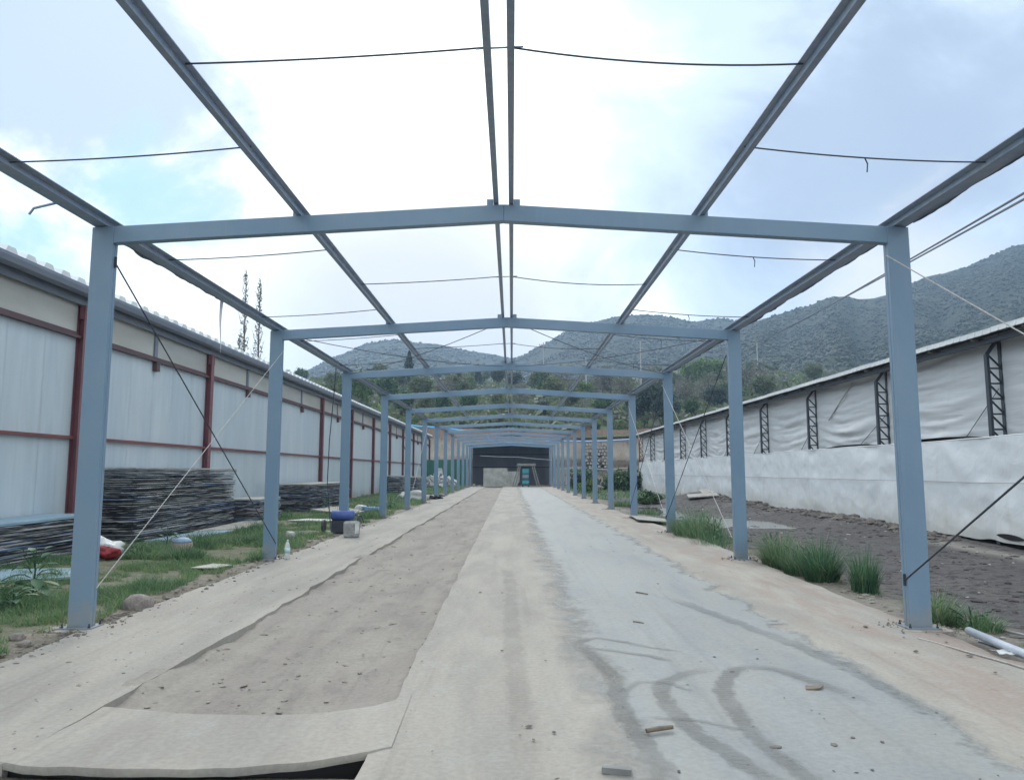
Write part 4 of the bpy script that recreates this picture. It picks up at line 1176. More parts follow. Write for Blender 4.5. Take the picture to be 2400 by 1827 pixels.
slab_piece('loose_sheet', [(-6.7, 25.2), (-5.2, 24.4), (-5.0, 25.8), (-6.2, 27.3)], 0.12, 0.03, PLY, 'tan loose sheet propped in the grass past the second left column', 'sheet', (-0.06, 0.02), 'loose sheets in the grass')
slab_piece('loose_sheet', [(-6.4, 21.6), (-5.1, 21.0), (-4.9, 21.5), (-6.0, 22.3)], 0.06, 0.02, WHITEP, 'white loose sheet beside the second left column', 'sheet', (0.02, 0), 'loose sheets in the grass')
slab_piece('loose_sheet', [(-7.1, 9.4), (-5.7, 10.1), (-5.9, 10.9), (-7.2, 10.7)], 0.05, 0.03, TOPC, 'pale blue sheet lying in front of the low board stack', 'sheet', (0.0, 0.02), 'loose sheets in the grass')
slab_piece('loose_sheet', [(-7.3, 8.3), (-6.05, 8.9), (-6.1, 9.4), (-7.4, 9.1)], 0.04, 0.03, TAN, 'brown sheet lying at the left edge below the low board stack', 'sheet', (0.0, 0.0), 'loose sheets in the grass')
slab_piece('loose_sheet', [(-4.75, 11.35), (-4.35, 11.3), (-4.25, 11.7), (-4.6, 11.85)], 0.02, 0.012, CONW, 'small pale sheet at the slab edge before the second left column', 'sheet', (0.0, 0.0), 'loose sheets in the grass')
slab_piece('loose_sheet', [(3.75, 21.6), (4.6, 21.0), (4.75, 22.6), (3.9, 24.2)], 0.05, 0.025, PLY, 'pale loose board leaning by the fourth right column', 'sheet', (-0.05, 0.0), 'loose sheets in the grass')
slab_piece('loose_sheet', [(8.1, 33.6), (9.4, 33.2), (9.7, 36.2), (9.2, 36.3), (9.0, 34.6), (8.3, 34.8)], 0.42, 0.05, PLY, 'pale bent board lying on the earth heap by the tarp wall', 'sheet', (0.1, 0.06), 'loose sheets in the grass')

# ------------------------------------------------------------------ PLANTS
def blades(X, Y, Z, H_, W_, lean, ang, seg=2):
    """grass blades as bent tapered strips; arrays -> V, F"""
    n = len(X); V = np.zeros((n, 2*(seg+1), 3), np.float32)
    dx, dy = np.cos(ang), np.sin(ang)
    wx, wy = -np.sin(ang), np.cos(ang)
    for k in range(seg+1):
        u = k/seg
        w = W_*(1-u*0.92)/2
        off = lean*u**1.8*H_
        zz = Z+H_*(u-0.25*lean*u*u)
        for s_, j in ((-1, 0), (1, 1)):
            V[:, 2*k+j, 0] = X+dx*off+wx*w*s_; V[:, 2*k+j, 1] = Y+dy*off+wy*w*s_; V[:, 2*k+j, 2] = zz
    base = (np.arange(n)*2*(seg+1))[:, None]
    F = np.concatenate([base+np.array([[2*k, 2*k+1, 2*k+3, 2*k+2]]) for k in range(seg)], 1).reshape(-1, 4)
    return V.reshape(-1, 3), F
def nfield(X, Y, s, z=0.0):
    return np.array([mnoise.fractal(Vector((x*s, y*s, z)), 1.0, 2.0, 3) for x, y in zip(X, Y)])
def grass_band(N_, x0, x1, y0, y1, h, w, edge, seed, dens=-0.15, zoff=-0.01):
    r = np.random.default_rng(seed)
    X = r.uniform(x0, x1, N_); Y = y0+(y1-y0)*r.random(N_)**1.25
    f = nfield(X, Y, 0.9, seed); g_ = nfield(X, Y, 3.0, seed+5)
    e = edge(Y)+0.28*nfield(X*0, Y, 1.3, seed+9)
    keep = (f+0.5*g_ > dens) & (X < e)
    X, Y, f, g_ = X[keep], Y[keep], f[keep], g_[keep]
    n = len(X); Z = np.array([gz(x, y) for x, y in zip(X, Y)])+zoff
    hh = np.where(X < -6.4, 0.6, 1.0)*h*(0.35+1.0*r.random(n)**1.5)*(0.75+1.3*np.clip(f, -0.4, 0.8))*(1+1.0*np.clip(g_, -0.4, 1))
    V, F = blades(X, Y, Z, hh, w*(0.7+0.6*r.random(n)), 0.3+0.9*r.random(n), r.uniform(0, 6.283, n))
    tint = np.clip(0.50+0.20*r.standard_normal(n)-0.55*f+0.35*(r.random(n) < 0.10), 0, 1)
    return V, F, np.repeat(tint, 6)
def merge(parts):
    Vs, Fs, Ts, o = [], [], [], 0
    for V, F, T in parts:
        Vs.append(V); Fs.append(F+o); Ts.append(T); o += len(V)
    return np.concatenate(Vs), np.concatenate(Fs), np.concatenate(Ts)
edgeL = lambda Y: -4.12-0.12*np.sin(Y*0.7)
parts = [grass_band(95000, -8.0, -4.0, 5.5, 13, 0.12, 0.009, edgeL, 1, -0.12),
         grass_band(60000, -7.2, -4.0, 12.5, 24, 0.14, 0.013, edgeL, 2, -0.12),
         grass_band(34000, -8.4, -4.0, 23, 46, 0.19, 0.024, edgeL, 3, -0.25),
         grass_band(9000, -8.4, -4.0, 45, 74, 0.24, 0.05, edgeL, 4, -0.2)]
V, F, T = merge(parts)
o = inst('grass', np_mesh('grass', V, F, GRASS, T)); tag(o, 'green grass growing between the slab and the left shed', 'grass', kind='stuff')
# sparse fringe on the right edge
edgeR = lambda Y: 99+0*Y
parts = [grass_band(2600, 4.25, 4.75, 6.2, 16, 0.05, 0.012, edgeR, 6, 0.12), grass_band(2600, 4.3, 5.3, 16, 34, 0.09, 0.02, edgeR, 7, 0.15),
         grass_band(5000, 4.5, 9.5, 40, 70, 0.22, 0.06, edgeR, 8, 0.1)]
V, F, T = merge(parts)
o = inst('grass', np_mesh('grass_fringe', V, F, GRASS, T)); tag(o, 'thin grass fringe along the right edge of the slab', 'grass', kind='stuff')

def tuft(x, y, r, h, n, lab, m=TUFT, w=0.012, ry=None, seed=0, tb=0.35, group='grass clumps at the right edge of the slab', name='grass_clump', lean=0.8):
    g_ = np.random.default_rng(seed+100); ry = ry or r
    a = g_.uniform(0, 6.283, n); q = np.sqrt(g_.random(n))
    X = q*np.cos(a)*r; Y = q*np.sin(a)*ry
    hh = h*(0.55+0.5*g_.random(n))*(1.05-0.45*q**2)
    ang = a+g_.normal(0, 0.7, n)
    V, F = blades(X, Y, np.zeros(n)-0.02, hh, w*(0.7+0.6*g_.random(n)), lean*(0.35+0.9*q)*g_.uniform(0.5, 1.2, n), ang, 3)
    t = np.clip(tb+0.08+0.26*g_.standard_normal(n)+0.45*(g_.random(n) < 0.10), 0, 1)
    o = inst(name, np_mesh(name, V, F, m, np.repeat(t, 8)), None, (x, y, gz(x, y)))
    return tag(o, lab, 'grass clump', group)
tuft(4.38, 17.2, 0.50, 0.85, 1300, 'bushy green grass clump by the third right column', seed=1, ry=0.9, tb=0.45)
tuft(4.30, 15.4, 0.40, 0.80, 1000, 'tall dark grass clump nearer than the third right column', seed=2, ry=0.6, tb=0.25)
tuft(4.30, 13.9, 0.30, 0.5, 600, 'low grass clump just behind the second right column', seed=3, ry=0.5)
tuft(4.40, 12.0, 0.25, 0.72, 800, 'yellow green grass clump in front of the second right column', seed=4, ry=0.24, tb=0.5)
tuft(4.46, 11.2, 0.26, 0.58, 700, 'wide mid green grass clump between the nearest two right columns', seed=5, ry=0.28, tb=0.42)
tuft(4.44, 10.5, 0.21, 0.76, 800, 'tall drooping dark grass clump between the nearest two right columns', seed=6, ry=0.22, tb=0.22)
tuft(4.62, 9.62, 0.15, 0.66, 480, 'narrow upright dark grass clump standing alone on bare soil', seed=7, ry=0.17, tb=0.16, lean=0.4)
tuft(4.06, 7.9, 0.19, 0.36, 800, 'small bright grass clump left of the nearest right column', seed=8, w=0.009, tb=0.6)
tuft(4.42, 7.7, 0.22, 0.40, 800, 'small bright grass clump right of the nearest right column', seed=9, w=0.009, tb=0.55)
tuft(4.66, 7.35, 0.20, 0.24, 500, 'low grass clump by the end of the grey pipe', seed=10, w=0.009, tb=0.45)
tuft(4.95, 27.0, 0.5, 0.30, 350, 'low grass clump by the fourth right column', seed=11, w=0.02)
tuft(5.0, 32.5, 0.6, 0.45, 350, 'grass clump beside the fifth right column', seed=12, w=0.025)
tuft(-5.35, 12.5, 0.30, 0.36, 700, 'dense dark grass clump on the left before the second column', seed=13, w=0.010, tb=0.3, group='grass clumps on the left')
tuft(-5.9, 14.2, 0.35, 0.42, 500, 'taller grass clump below the tallest board stack', seed=14, w=0.012, tb=0.3, group='grass clumps on the left')
tuft(-6.4, 13.2, 0.35, 0.34, 500, 'grass clump beside the red and white sack', seed=15, w=0.012, tb=0.35, group='grass clumps on the left')

def leafy(x, y, h, n, ls, lab, name='leafy_weed', seed=0, m=BROAD, group='broad leafed weeds on the left', spread=0.3):
    r = empty(name, (x, y, gz(x, y)), lab, 'weed', group); g_ = random.Random(seed)
    sb = MB(); V, F, T = [], [], []
    for k in range(n):
        u = (k+0.5)/n
        a = k*2.4+g_.uniform(-.3, .3)
        top = Vector((math.cos(a)*spread*0.25*u, math.sin(a)*spread*0.25*u, h*u*0.9))
        ln = ls*(1.15-0.55*u)*g_.uniform(0.8, 1.2)
        d = Vector((math.cos(a), math.sin(a), g_.uniform(0.1, 0.9)-0.4*(1-u))).normalized()
        sd_ = d.cross(Vector((0, 0, 1))).normalized(); up = sd_.cross(d)
        base = top+d*0.05
        prof = [(0, 0.02), (0.25, 0.36), (0.5, 0.44), (0.75, 0.32), (1.0, 0.02)]
        o_ = len(V)
        for q, w in prof:
            c = base+d*ln*q-Vector((0, 0, ln*0.35*q*q))
            for s_ in (-1, 0, 1): V.append(tuple(c+sd_*s_*w*ln*0.55+up*(abs(s_)*0.05*ln)))
        for q in range(4):
            for s_ in (0, 1): F.append((o_+q*3+s_, o_+q*3+s_+1, o_+q*3+s_+4, o_+q*3+s_+3))
        T += [min(1, max(0, g_.gauss(0.5, 0.2)))]*15
        sb.tube([top*0.9, base], 0.006, 4)
    sb.tube([(0, 0, -0.02), (0.01, 0, h*0.5), (0, 0.01, h*0.95)], [0.014, 0.010, 0.005], 5)
    inst('leaves', np_mesh('leaves', np.array(V), np.array(F), m, T, True), r)
    inst('stem', sb.mesh('stem', m), r)
    return r
leafy(-5.45, 8.75, 0.62, 26, 0.24, 'tall pale broad leafed weed left of the nearest left column', seed=1)
leafy(-5.75, 8.15, 0.40, 16, 0.26, 'big leafed weed at the left edge of the picture', seed=2)
leafy(-5.25, 8.1, 0.22, 14, 0.20, 'low rosette of pale leaves near the left edge', seed=3)
leafy(-6.3, 13.9, 0.45, 18, 0.16, 'leafy weed in front of the tallest board stack', seed=4)
leafy(-4.7, 29.5, 0.5, 18, 0.2, 'leafy weed beyond the third left column', seed=5)
leafy(-6.9, 28.0, 0.6, 20, 0.22, 'leafy weed at the foot of the left shed wall', seed=6)
leafy(-6.6, 13.2, 0.28, 14, 0.18, 'small leafy weed beside the red and white sack', seed=7)

for q_, (x_, y_, h_, n_, l_, lab_) in enumerate(((4.40, 12.35, 0.55, 30, 0.13, 'leafy weed mixed in front of the second right column'), (4.52, 11.55, 0.42, 26, 0.13, 'leafy weed between two grass clumps on the right'),
                                         (4.50, 10.85, 0.5, 24, 0.12, 'leafy weed beside the tall drooping grass clump'), (4.5, 16.2, 0.6, 28, 0.15, 'leafy weed behind the second right column'),
                                         (4.36, 7.75, 0.26, 22, 0.08, 'small leafy weed at the nearest right column'), (4.6, 7.4, 0.22, 20, 0.08, 'low leafy weed near the end of the grey pipe'))):
    leafy(x_, y_, h_, n_, l_, lab_, seed=30+q_, group='leafy weeds at the right edge', spread=0.6)
def leaf_cloud(n, rx, ry, rz, size, clumps, seed, shell=0.5, flat=0.0):
    """leaf quads grouped in clumps through a crown volume -> V,F,T centred at origin"""
    r = np.random.default_rng(seed)
    d = r.standard_normal((clumps, 3)); d /= np.linalg.norm(d, axis=1)[:, None]
    cen = d*(shell+(1-shell)*r.random((clumps, 1)))**0.6*np.array([rx, ry, rz])*0.82
    cs = r.uniform(0.22, 0.46, clumps)
    k = r.integers(0, clumps, n)
    p = cen[k]+r.standard_normal((n, 3))*cs[k][:, None]*np.array([rx, ry, rz])*0.52
    a = r.standard_normal((n, 3)); a /= np.linalg.norm(a, axis=1)[:, None]
    bb = np.cross(a, r.standard_normal((n, 3))); bb /= np.linalg.norm(bb, axis=1)[:, None]
    s_ = size*(0.6+0.8*r.random((n, 1)))
    V = np.stack([p-a*s_, p+bb*s_*0.55, p+a*s_, p-bb*s_*0.55], 1).reshape(-1, 3)
    F = np.arange(4*n).reshape(n, 4)
    ct = r.normal(0.45, 0.16, clumps)
    t = np.clip(ct[k]+r.normal(0, 0.09, n), 0, 1)
    return V, F, np.repeat(t, 4)
# bushes near the far right
def bush(x, y, rx, rz, n, size, lab, m, seed, z=None, name='bush', group='bushes by the cut bank'):
    V, F, T = leaf_cloud(n, rx, rx*0.8, rz, size, 26, seed)
    V[:, 2] = np.abs(V[:, 2]+rz*0.62)
    o = inst(name, np_mesh(name, V, F, m, T), None, (x, y, gz(x, y) if z is None else z))
    return tag(o, lab, 'bush', group)
bush(8.6, 57.5, 1.5, 1.1, 1700, 0.16, 'large green bush between the far right columns', F_GREEN, 1)
bush(10.9, 57.0, 1.4, 1.0, 1500, 0.15, 'dark green bush at the corner of the curtain shed', F_GREEN, 2)
bush(6.0, 60, 1.2, 0.9, 900, 0.15, 'small dark bush beyond the sixth right column', F_DARK, 3)
bush(6.4, 34.5, 0.6, 0.4, 500, 0.09, 'small low bush in the bare yard by the fifth right column', F_GREEN, 4)
bush(5.6, 52, 0.9, 0.6, 600, 0.12, 'yellowish low bush beyond the fifth right column', F_BRIGHT, 5)
bush(6.4, 66, 1.2, 1.1, 800, 0.16, 'pale leafy bush seen between the far right columns', F_GREEN, 6)

# ------------------------------------------------------------------ SMALL THINGS
def blob_mesh(name, rx, ry, rz, m, seed, sub=3, amp=0.18):
    import bmesh
    bm = bmesh.new(); bmesh.ops.create_icosphere(bm, subdivisions=sub, radius=1)
    for v in bm.verts:
        k = 1+amp*mnoise.fractal(v.co*1.5+Vector((seed, seed*2, 0)), 1, 2, 4)
        v.co = Vector((v.co.x*rx*k, v.co.y*ry*k, v.co.z*rz*k))
    me = bpy.data.meshes.new(name); bm.to_mesh(me); bm.free(); me.materials.append(m); me.shade_smooth()
    return me
o = inst('boulder', blob_mesh('boulder', 0.16, 0.12, 0.12, STONE, 3.7, 4, 0.12), None, (-3.98, 8.28, 0.02), (0.1, 0, 0.4)); tag(o, 'rounded grey boulder at the left slab edge behind the nearest column', 'boulder')
for k, (x, y, r_, lab) in enumerate(((-4.28, 6.75, 0.07, 'grey stone lying in soil left of the nearest left column'), (-4.05, 6.5, 0.055, 'pale stone near the foot of the nearest left column'),
                                    (-4.4, 19.2, 0.10, 'grey stone in grass before the third left column'), (-3.95, 20.5, 0.06, 'small stone at the left slab edge past the third column'),
                                    (-4.0, 43.5, 0.22, 'pale stone at the foot of the seventh left column'), (4.35, 11.1, 0.055, 'grey stone under the clump between the right columns'),
                                    (6.9, 59.2, 0.45, 'big brown stone below the bushes at the far right'))):
    o = inst('stone', blob_mesh('stone', r_, r_*0.8, r_*0.6, STONE, k*3.1, 3, 0.35), None, (x, y, max(gz(x, y), -0.05)+r_*0.3)); tag(o, lab, 'stone', 'loose stones')
# plastic bottle
BT = empty('plastic_bottle', (-3.70, 12.72, 0.002), 'upright plastic bottle standing on the slab beside the second left column', 'bottle')
def glass_mat():
    m = bpy.data.materials.new('clear_plastic'); m.use_nodes = True
    p = m.node_tree.nodes['Principled BSDF']
    p.inputs['Base Color'].default_value = (0.86, 0.92, 0.92, 1); p.inputs['Roughness'].default_value = 0.12
    p.inputs['Transmission Weight'].default_value = 0.55; p.inputs['Alpha'].default_value = 0.8
    return m
b = MB(); b.lathe([(0.040, 0.0), (0.047, 0.012), (0.045, 0.06), (0.047, 0.11), (0.046, 0.19), (0.038, 0.235), (0.022, 0.275), (0.014, 0.29), (0.014, 0.305)], 18, (-3.70, 12.72, 0.002)); b.build('bottle_body', glass_mat(), BT, True)
b = MB(); b.lathe([(0.0475, 0.10), (0.0475, 0.18)], 18, (-3.70, 12.72, 0.002)); b.build('bottle_label', mat('bottle_label', (0.45, 0.62, 0.62), 0.5), BT, True)
b = MB(); b.lathe([(0.016, 0.297), (0.016, 0.318)], 12, (-3.70, 12.72, 0.002)); b.build('cap', WHITEP, BT)
# bucket / can by the third column
BK = empty('bucket', (-3.50, 16.85, 0), 'square grey bucket with a white side at the third left column', 'bucket')
b = MB(); bx = [(-0.17, -0.14), (0.10, -0.15), (0.17, -0.08), (0.16, 0.14), (-0.15, 0.15)]
n = len(bx)
b.add([(-3.50+p[0]*0.94, 16.85+p[1]*0.94, 0.002) for p in bx]+[(-3.50+p[0], 16.85+p[1], 0.33) for p in bx], [tuple(range(n-1, -1, -1)), tuple(range(n, 2*n))]+[(i, (i+1) % n, (i+1) % n+n, i+n) for i in range(n)])
beveled(b.build('bucket_body', GREYB, BK), 0.02)
b = MB(); b.add([(-3.398, 16.697, 0.09), (-3.327, 16.768, 0.09), (-3.323, 16.765, 0.325), (-3.395, 16.692, 0.325)], [(0, 1, 2, 3)]); b.build('white_side', WHITEP, BK)
b = MB(); b.box(-3.66, -3.36, 16.74, 16.98, 0.331, 0.345); b.build('rim', GREYB, BK)
# blue machine behind the third column
BM = empty('blue_pump', (-3.95, 17.9, 0), 'small blue pump set half hidden behind the third left column', 'pump')
b = MB(); b.tube([(-4.25, 18.0, 0.42), (-4.22, 18.0, 0.42), (-3.72, 18.0, 0.42), (-3.69, 18.0, 0.42)], [0.08, 0.12, 0.12, 0.08], 16); b.build('pump_body', BLUEP, BM, True)
b = MB(); b.box(-4.22, -3.80, 17.9, 18.1, 0.02, 0.30); b.build('pump_foot', ROD, BM)
b = MB(); b.tube([(-3.6, 18.0, 0.30), (-3.56, 18.0, 0.30)], 0.14, 14); b.tube([(-3.68, 18.0, 0.42), (-3.52, 18.0, 0.40), (-3.46, 18.0, 0.25)], 0.014, 6); b.build('pump_wheel', ROD, BM)
b = MB(); b.tube([(-4.45, 18.0, 0.16), (-4.40, 18.0, 0.16)], 0.16, 14); b.build('pump_wheel', ROD, BM)
# red and white sack
SKK = empty('sack', (-6.72, 12.55, 0), 'crumpled red and white sack beside the nearest left column', 'sack')
inst('sack_body', blob_mesh('sack_body', 0.26, 0.2, 0.14, WHITEP, 2.2, 3, 0.6), SKK, (0.0, 0.06, 0.20), (0, 0.25, 0.2))
inst('sack_print', blob_mesh('sack_print', 0.18, 0.13, 0.11, REDP, 4.2, 3, 0.5), SKK, (0.12, -0.12, 0.15), (0, 0.2, 0.1))
# brown and blue dome (upturned basin) in the grass
DB = empty('upturned_basin', (-5.75, 13.3, 0), 'brown upturned basin with blue top in the grass', 'basin')
b = MB(); b.lathe([(0.15, 0.0), (0.18, 0.08), (0.175, 0.20)], 20, (-5.75, 13.3, 0.02)); b.build('basin_side', TAN, DB, True)
b = MB(); b.lathe([(0.172, 0.20), (0.155, 0.235), (0.10, 0.275), (0.04, 0.29)], 20, (-5.75, 13.3, 0.02)); b.build('basin_base', mat('blue_basin', (0.15, 0.24, 0.38), 0.6, var=(0.22, 0.28, 0.36), vscale=14), DB, True)
# other litter on the left
o = inst('blue_rag', blob_mesh('blue_rag', 0.42, 0.25, 0.14, mat('blue_cloth', (0.15, 0.24, 0.42), 0.8), 5, 3, 0.6), None, (-4.85, 26.4, 0.1)); tag(o, 'crumpled blue rag in grass by the fourth left column', 'rag')
o = inst('white_bag', blob_mesh('white_bag', 0.25, 0.2, 0.16, WHITEP, 6, 3, 0.6), None, (-5.25, 26.6, 0.1)); tag(o, 'white bag in grass beside the blue rag', 'bag')
o = inst('rubble_sack', blob_mesh('rubble_sack', 0.8, 0.6, 0.32, RUBBLE, 7, 3, 0.5), None, (-5.0, 38.5, 0.12)); tag(o, 'white lumpy sack beside the sixth left column', 'sack')
o = inst('black_sheet', blob_mesh('black_sheet', 0.62, 0.5, 0.12, BLACK, 8, 3, 0.6), None, (-4.3, 40.2, 0.08)); tag(o, 'dark crumpled sheet past the sixth left column', 'sheet')
o = inst('grey_block', blob_mesh('grey_block', 0.13, 0.12, 0.12, GREYB, 9, 2, 0.3), None, (-4.75, 16.4, 0.06)); tag(o, 'grey lump of concrete in grass before the third left column', 'concrete lump')
# far left rubble
b = MB(); rr = random.Random(4); V, F = [], []
for k in range(110):
    x, y = rr.uniform(-8.2, -5.2), rr.uniform(66, 72); z = 0.1+max(0, rr.gauss(0.55, 0.4))*(1-abs(x+6.7)/2.2)
    s_ = rr.uniform(0.09, 0.24); q = Matrix.Rotation(rr.uniform(0, 6), 3, Vector((rr.random(), rr.random(), rr.random()+.1)).normalized())
    vs = [q @ Vector((sx*s_, sy*s_*rr.uniform(.5, 1), sz*s_*.6))+Vector((x, y, z)) for sx, sy, sz in ((-1, -1, -1), (1, -1, -1), (1, 1, -1), (-1, 1, -1), (-1, -1, 1), (1, -1, 1), (1, 1, 1), (-1, 1, 1))]
    b.add(vs, [(3, 2, 1, 0), (4, 5, 6, 7), (0, 1, 5, 4), (1, 2, 6, 5), (2, 3, 7, 6), (3, 0, 4, 7)])
o = recalc(b.build('rubble', RUBBLE, origin=(-6.7, 69, 0))); tag(o, 'heap of pale broken blocks at the far end of the left shed', 'rubble', kind='stuff')
b = MB(); P = np.array([[(x, 73.5+0.1*nz(x, z, 1), z+0.15*nz(x, 0, 3)*(z > 1)) for z in np.linspace(0, 2.6, 5)] for x in np.linspace(-8.8, -4.4, 14)]); b.grid(P)
o = b.build('netting_fence', NETG, origin=(-6.5, 73.5, 0), smooth=True); tag(o, 'dark green netting fence behind the rubble heap at far left', 'fence')
# grey pipe and hoses at right
b = MB(); b.tube([(4.23, 6.82, 0.05), (4.17, 6.3, 0.05), (4.14, 5.9, 0.05), (4.10, 5.2, 0.05), (4.05, 4.4, 0.05)], 0.036, 14)
tag(b.build('pipe', PVC, origin=(4.23, 6.82, 0.05), smooth=True), 'pale grey plastic pipe lying at the right edge of the slab', 'pipe')
def ground_line(pts, r, m, name, lab, cat):
    c = lerp_curve(pts, 30)
    for _ in range(4): c[1:-1] = (c[:-2]+2*c[1:-1]+c[2:])/4
    b = MB(); b.tube([(x, y, max(gz(x, y), 0.0 if x < 4.15 else -9)+r*0.8) for x, y in c], r, 7)
    return tag(b.build(name, m, origin=(pts[0][0], pts[0][1], 0)), lab, cat, 'lines lying at the right edge')
ground_line([(4.26, 7.3), (4.28, 7.0), (4.33, 6.6), (4.32, 6.1), (4.28, 5.3), (4.2, 4.3)], 0.020, mat('grey_hose', (0.16, 0.18, 0.22), 0.5), 'hose', 'dark grey hose running beside the pale pipe', 'hose')
ground_line([(4.24, 9.6), (4.27, 9.0), (4.26, 8.3), (4.22, 7.9)], 0.014, POLE, 'cable', 'pale cable along the slab edge before the nearest right column', 'cable')
ground_line([(4.75, 7.7), (4.9, 7.2), (4.95, 6.6), (4.9, 5.9)], 0.013, POLE, 'cable', 'thin pale cable on the soil right of the grey pipe', 'cable')
ground_line([(3.72, 6.72), (3.78, 6.55), (3.84, 6.25), (3.95, 5.85), (4.02, 5.4)], 0.008, ROPE, 'string', 'thin tan string curling on the slab near the pipe', 'string')
b = MB(); P = np.array([[(4.02+0.13*i/4+0.02*nz(i, j, 1), 6.05+0.16*j/4+0.02*nz(i, j, 5), 0.03+0.02*nz(i*0.8, j*0.8, 2)) for j in range(5)] for i in range(5)]); b.grid(P)
tag(b.build('paper_scrap', WHITEP, origin=(4.1, 6.1, 0.02)), 'white crumpled scrap on the slab against the grey pipe', 'scrap')
# sticks on the screed
def stick(a, c, r, lab, m=WOOD, square=False):
    b = MB(); a, c = Vector(a), Vector(c)
    if square: b.bar(a, c, r*2, r*1.6)
    else: b.tube([a, a.lerp(c, .5)+Vector((0, 0, r*0.15)), c], [r*0.9, r, r*0.8], 8)
    return tag(b.build('wood_stick', m, origin=tuple(a)), lab, 'stick', 'bits of wood on the slab')
stick((0.87, 4.31, 0.032), (1.03, 4.37, 0.032), 0.0145, 'short brown stick of wood on the grey screed')
stick((0.56, 3.81, 0.02), (0.70, 3.775, 0.02), 0.018, 'flat grey wood offcut at the bottom edge of the picture', SILVER, True)
stick((1.62, 9.15, 0.02), (1.74, 9.0, 0.02), 0.008, 'thin twig lying on the screed well ahead')
stick((1.30, 7.4, 0.02), (1.39, 7.32, 0.02), 0.006, 'small twig on the screed ahead of the tyre tracks')
slab_piece('wood_chip', [(2.10, 5.16), (2.19, 5.15), (2.24, 5.2), (2.13, 5.24)], 0.014, 0.008, WOOD, 'thin brown chip at the end of the curved track', 'chip', (0.1, 0), 'bits of wood on the slab')
# clods and grit
def scatter(N_, fn, lo, hi, m, seed, name, lab, cat, flat=0.5):
    r = random.Random(seed); b = MB()
    ico = [(0, 0, 1), (0.9, 0, 0.3), (0.28, 0.85, 0.3), (-0.72, 0.53, 0.3), (-0.72, -0.53, 0.3), (0.28, -0.85, 0.3), (0.72, 0.53, -0.4), (-0.28, 0.85, -0.4), (-0.9, 0, -0.4), (-0.28, -0.85, -0.4), (0.72, -0.53, -0.4)]
    fc = [(0, 1, 2), (0, 2, 3), (0, 3, 4), (0, 4, 5), (0, 5, 1), (1, 6, 2), (2, 7, 3), (3, 8, 4), (4, 9, 5), (5, 10, 1), (6, 7, 2), (7, 8, 3), (8, 9, 4), (9, 10, 5), (10, 6, 1)]
    for _ in range(N_):
        x, y, z = fn(r); s_ = lo*(hi/lo)**(r.random()**2.2); a = r.uniform(0, 6.28); e = r.uniform(1, 2.2)
        ca, sa = math.cos(a), math.sin(a)
        vs = []
        for p in ico:
            k = r.uniform(0.75, 1.2)*s_
            u, v = p[0]*k*e, p[1]*k
            vs.append((x+u*ca-v*sa, y+u*sa+v*ca, z+p[2]*k*flat))
        b.add(vs, fc)
    o = b.build(name, m); return tag(o, lab, cat, kind='stuff')
def on_slab(r):
    y = 3.4+22*r.random()**2; x = r.uniform(-0.6, 4.0)
    return x, y, slabz(x, y)+0.012
def on_trench(r):
    y = 4.8+20*r.random()**1.6; x = r.uniform(-2.45, -0.65); return x, y, tz(x, y)+0.004
def on_left(r):
    y = 4.0+14*r.random()**1.5; x = r.uniform(-3.85, -2.5); return x, y, slabz(x, y)+0.003
CLOD = mat('clods', (0.20, 0.175, 0.15), 0.9, var=(0.30, 0.27, 0.235), vscale=5)
CLODD = mat('dark_clods', (0.105, 0.09, 0.08), 0.9, var=(0.17, 0.15, 0.13), vscale=5)
scatter(230, on_slab, 0.004, 0.022, CLODD, 1, 'slab_grit', 'clods and grit scattered over the slab', 'grit', 0.35)
scatter(520, on_trench, 0.004, 0.026, CLOD, 2, 'trench_clods', 'clods of dirt in the trench strip', 'clods', 0.5)
scatter(160, on_left, 0.005, 0.02, CLOD, 3, 'slab_grit', 'grit on the left slab strip', 'grit', 0.4)
def edge_l(r):
    y = 5.4+16*r.random()**1.6; x = -3.95+r.gauss(0, 0.13); return x, y, gz(min(x, -3.75), y)+0.02
scatter(700, edge_l, 0.006, 0.032, CLODD, 4, 'edge_rubble', 'broken soil and chips along the left slab edge', 'rubble', 0.5)
def edge_r(r):
    y = 6+22*r.random()**1.5; x = 4.30+abs(r.gauss(0, 0.18)); return x, y, gz(max(x, 4.31), y)+0.004
scatter(420, edge_r, 0.008, 0.04, CLOD, 5, 'edge_rubble', 'crumbs of soil along the right slab edge', 'rubble', 0.5)
def yard(r):
    y = 6.5+26*r.random()**1.4; x = r.uniform(4.7, 9.4); return x, y, gz(x, y)+0.004
scatter(1500, yard, 0.012, 0.07, mat('dark_soil_clods', (0.055, 0.047, 0.047), 0.95, var=(0.11, 0.095, 0.09), vscale=3), 6, 'yard_clods', 'dark clods of soil over the right yard', 'clods', 0.5)
scatter(90, yard, 0.012, 0.04, RUBBLE, 7, 'pale_chips', 'pale chips and stones scattered over the dark yard', 'chips', 0.5)
def berm(r):
    y = 16+27*r.random(); x = 9.3+abs(r.gauss(0, 0.35)); return x, y, gz(x, y)+0.01
scatter(900, berm, 0.03, 0.14, mat('berm_clods', (0.10, 0.088, 0.08), 0.95, var=(0.17, 0.15, 0.135), vscale=2), 8, 'berm_clods', 'heaped clods of earth along the tarp wall', 'clods', 0.6)
def front_edge(r):
    x = r.uniform(-3.2, -0.3); y = 3.3+0.5*r.random(); return x, y, -0.055
scatter(260, front_edge, 0.008, 0.05, CLOD, 9, 'front_rubble', 'loose crumbs below the front lip of the slab', 'rubble', 0.5)

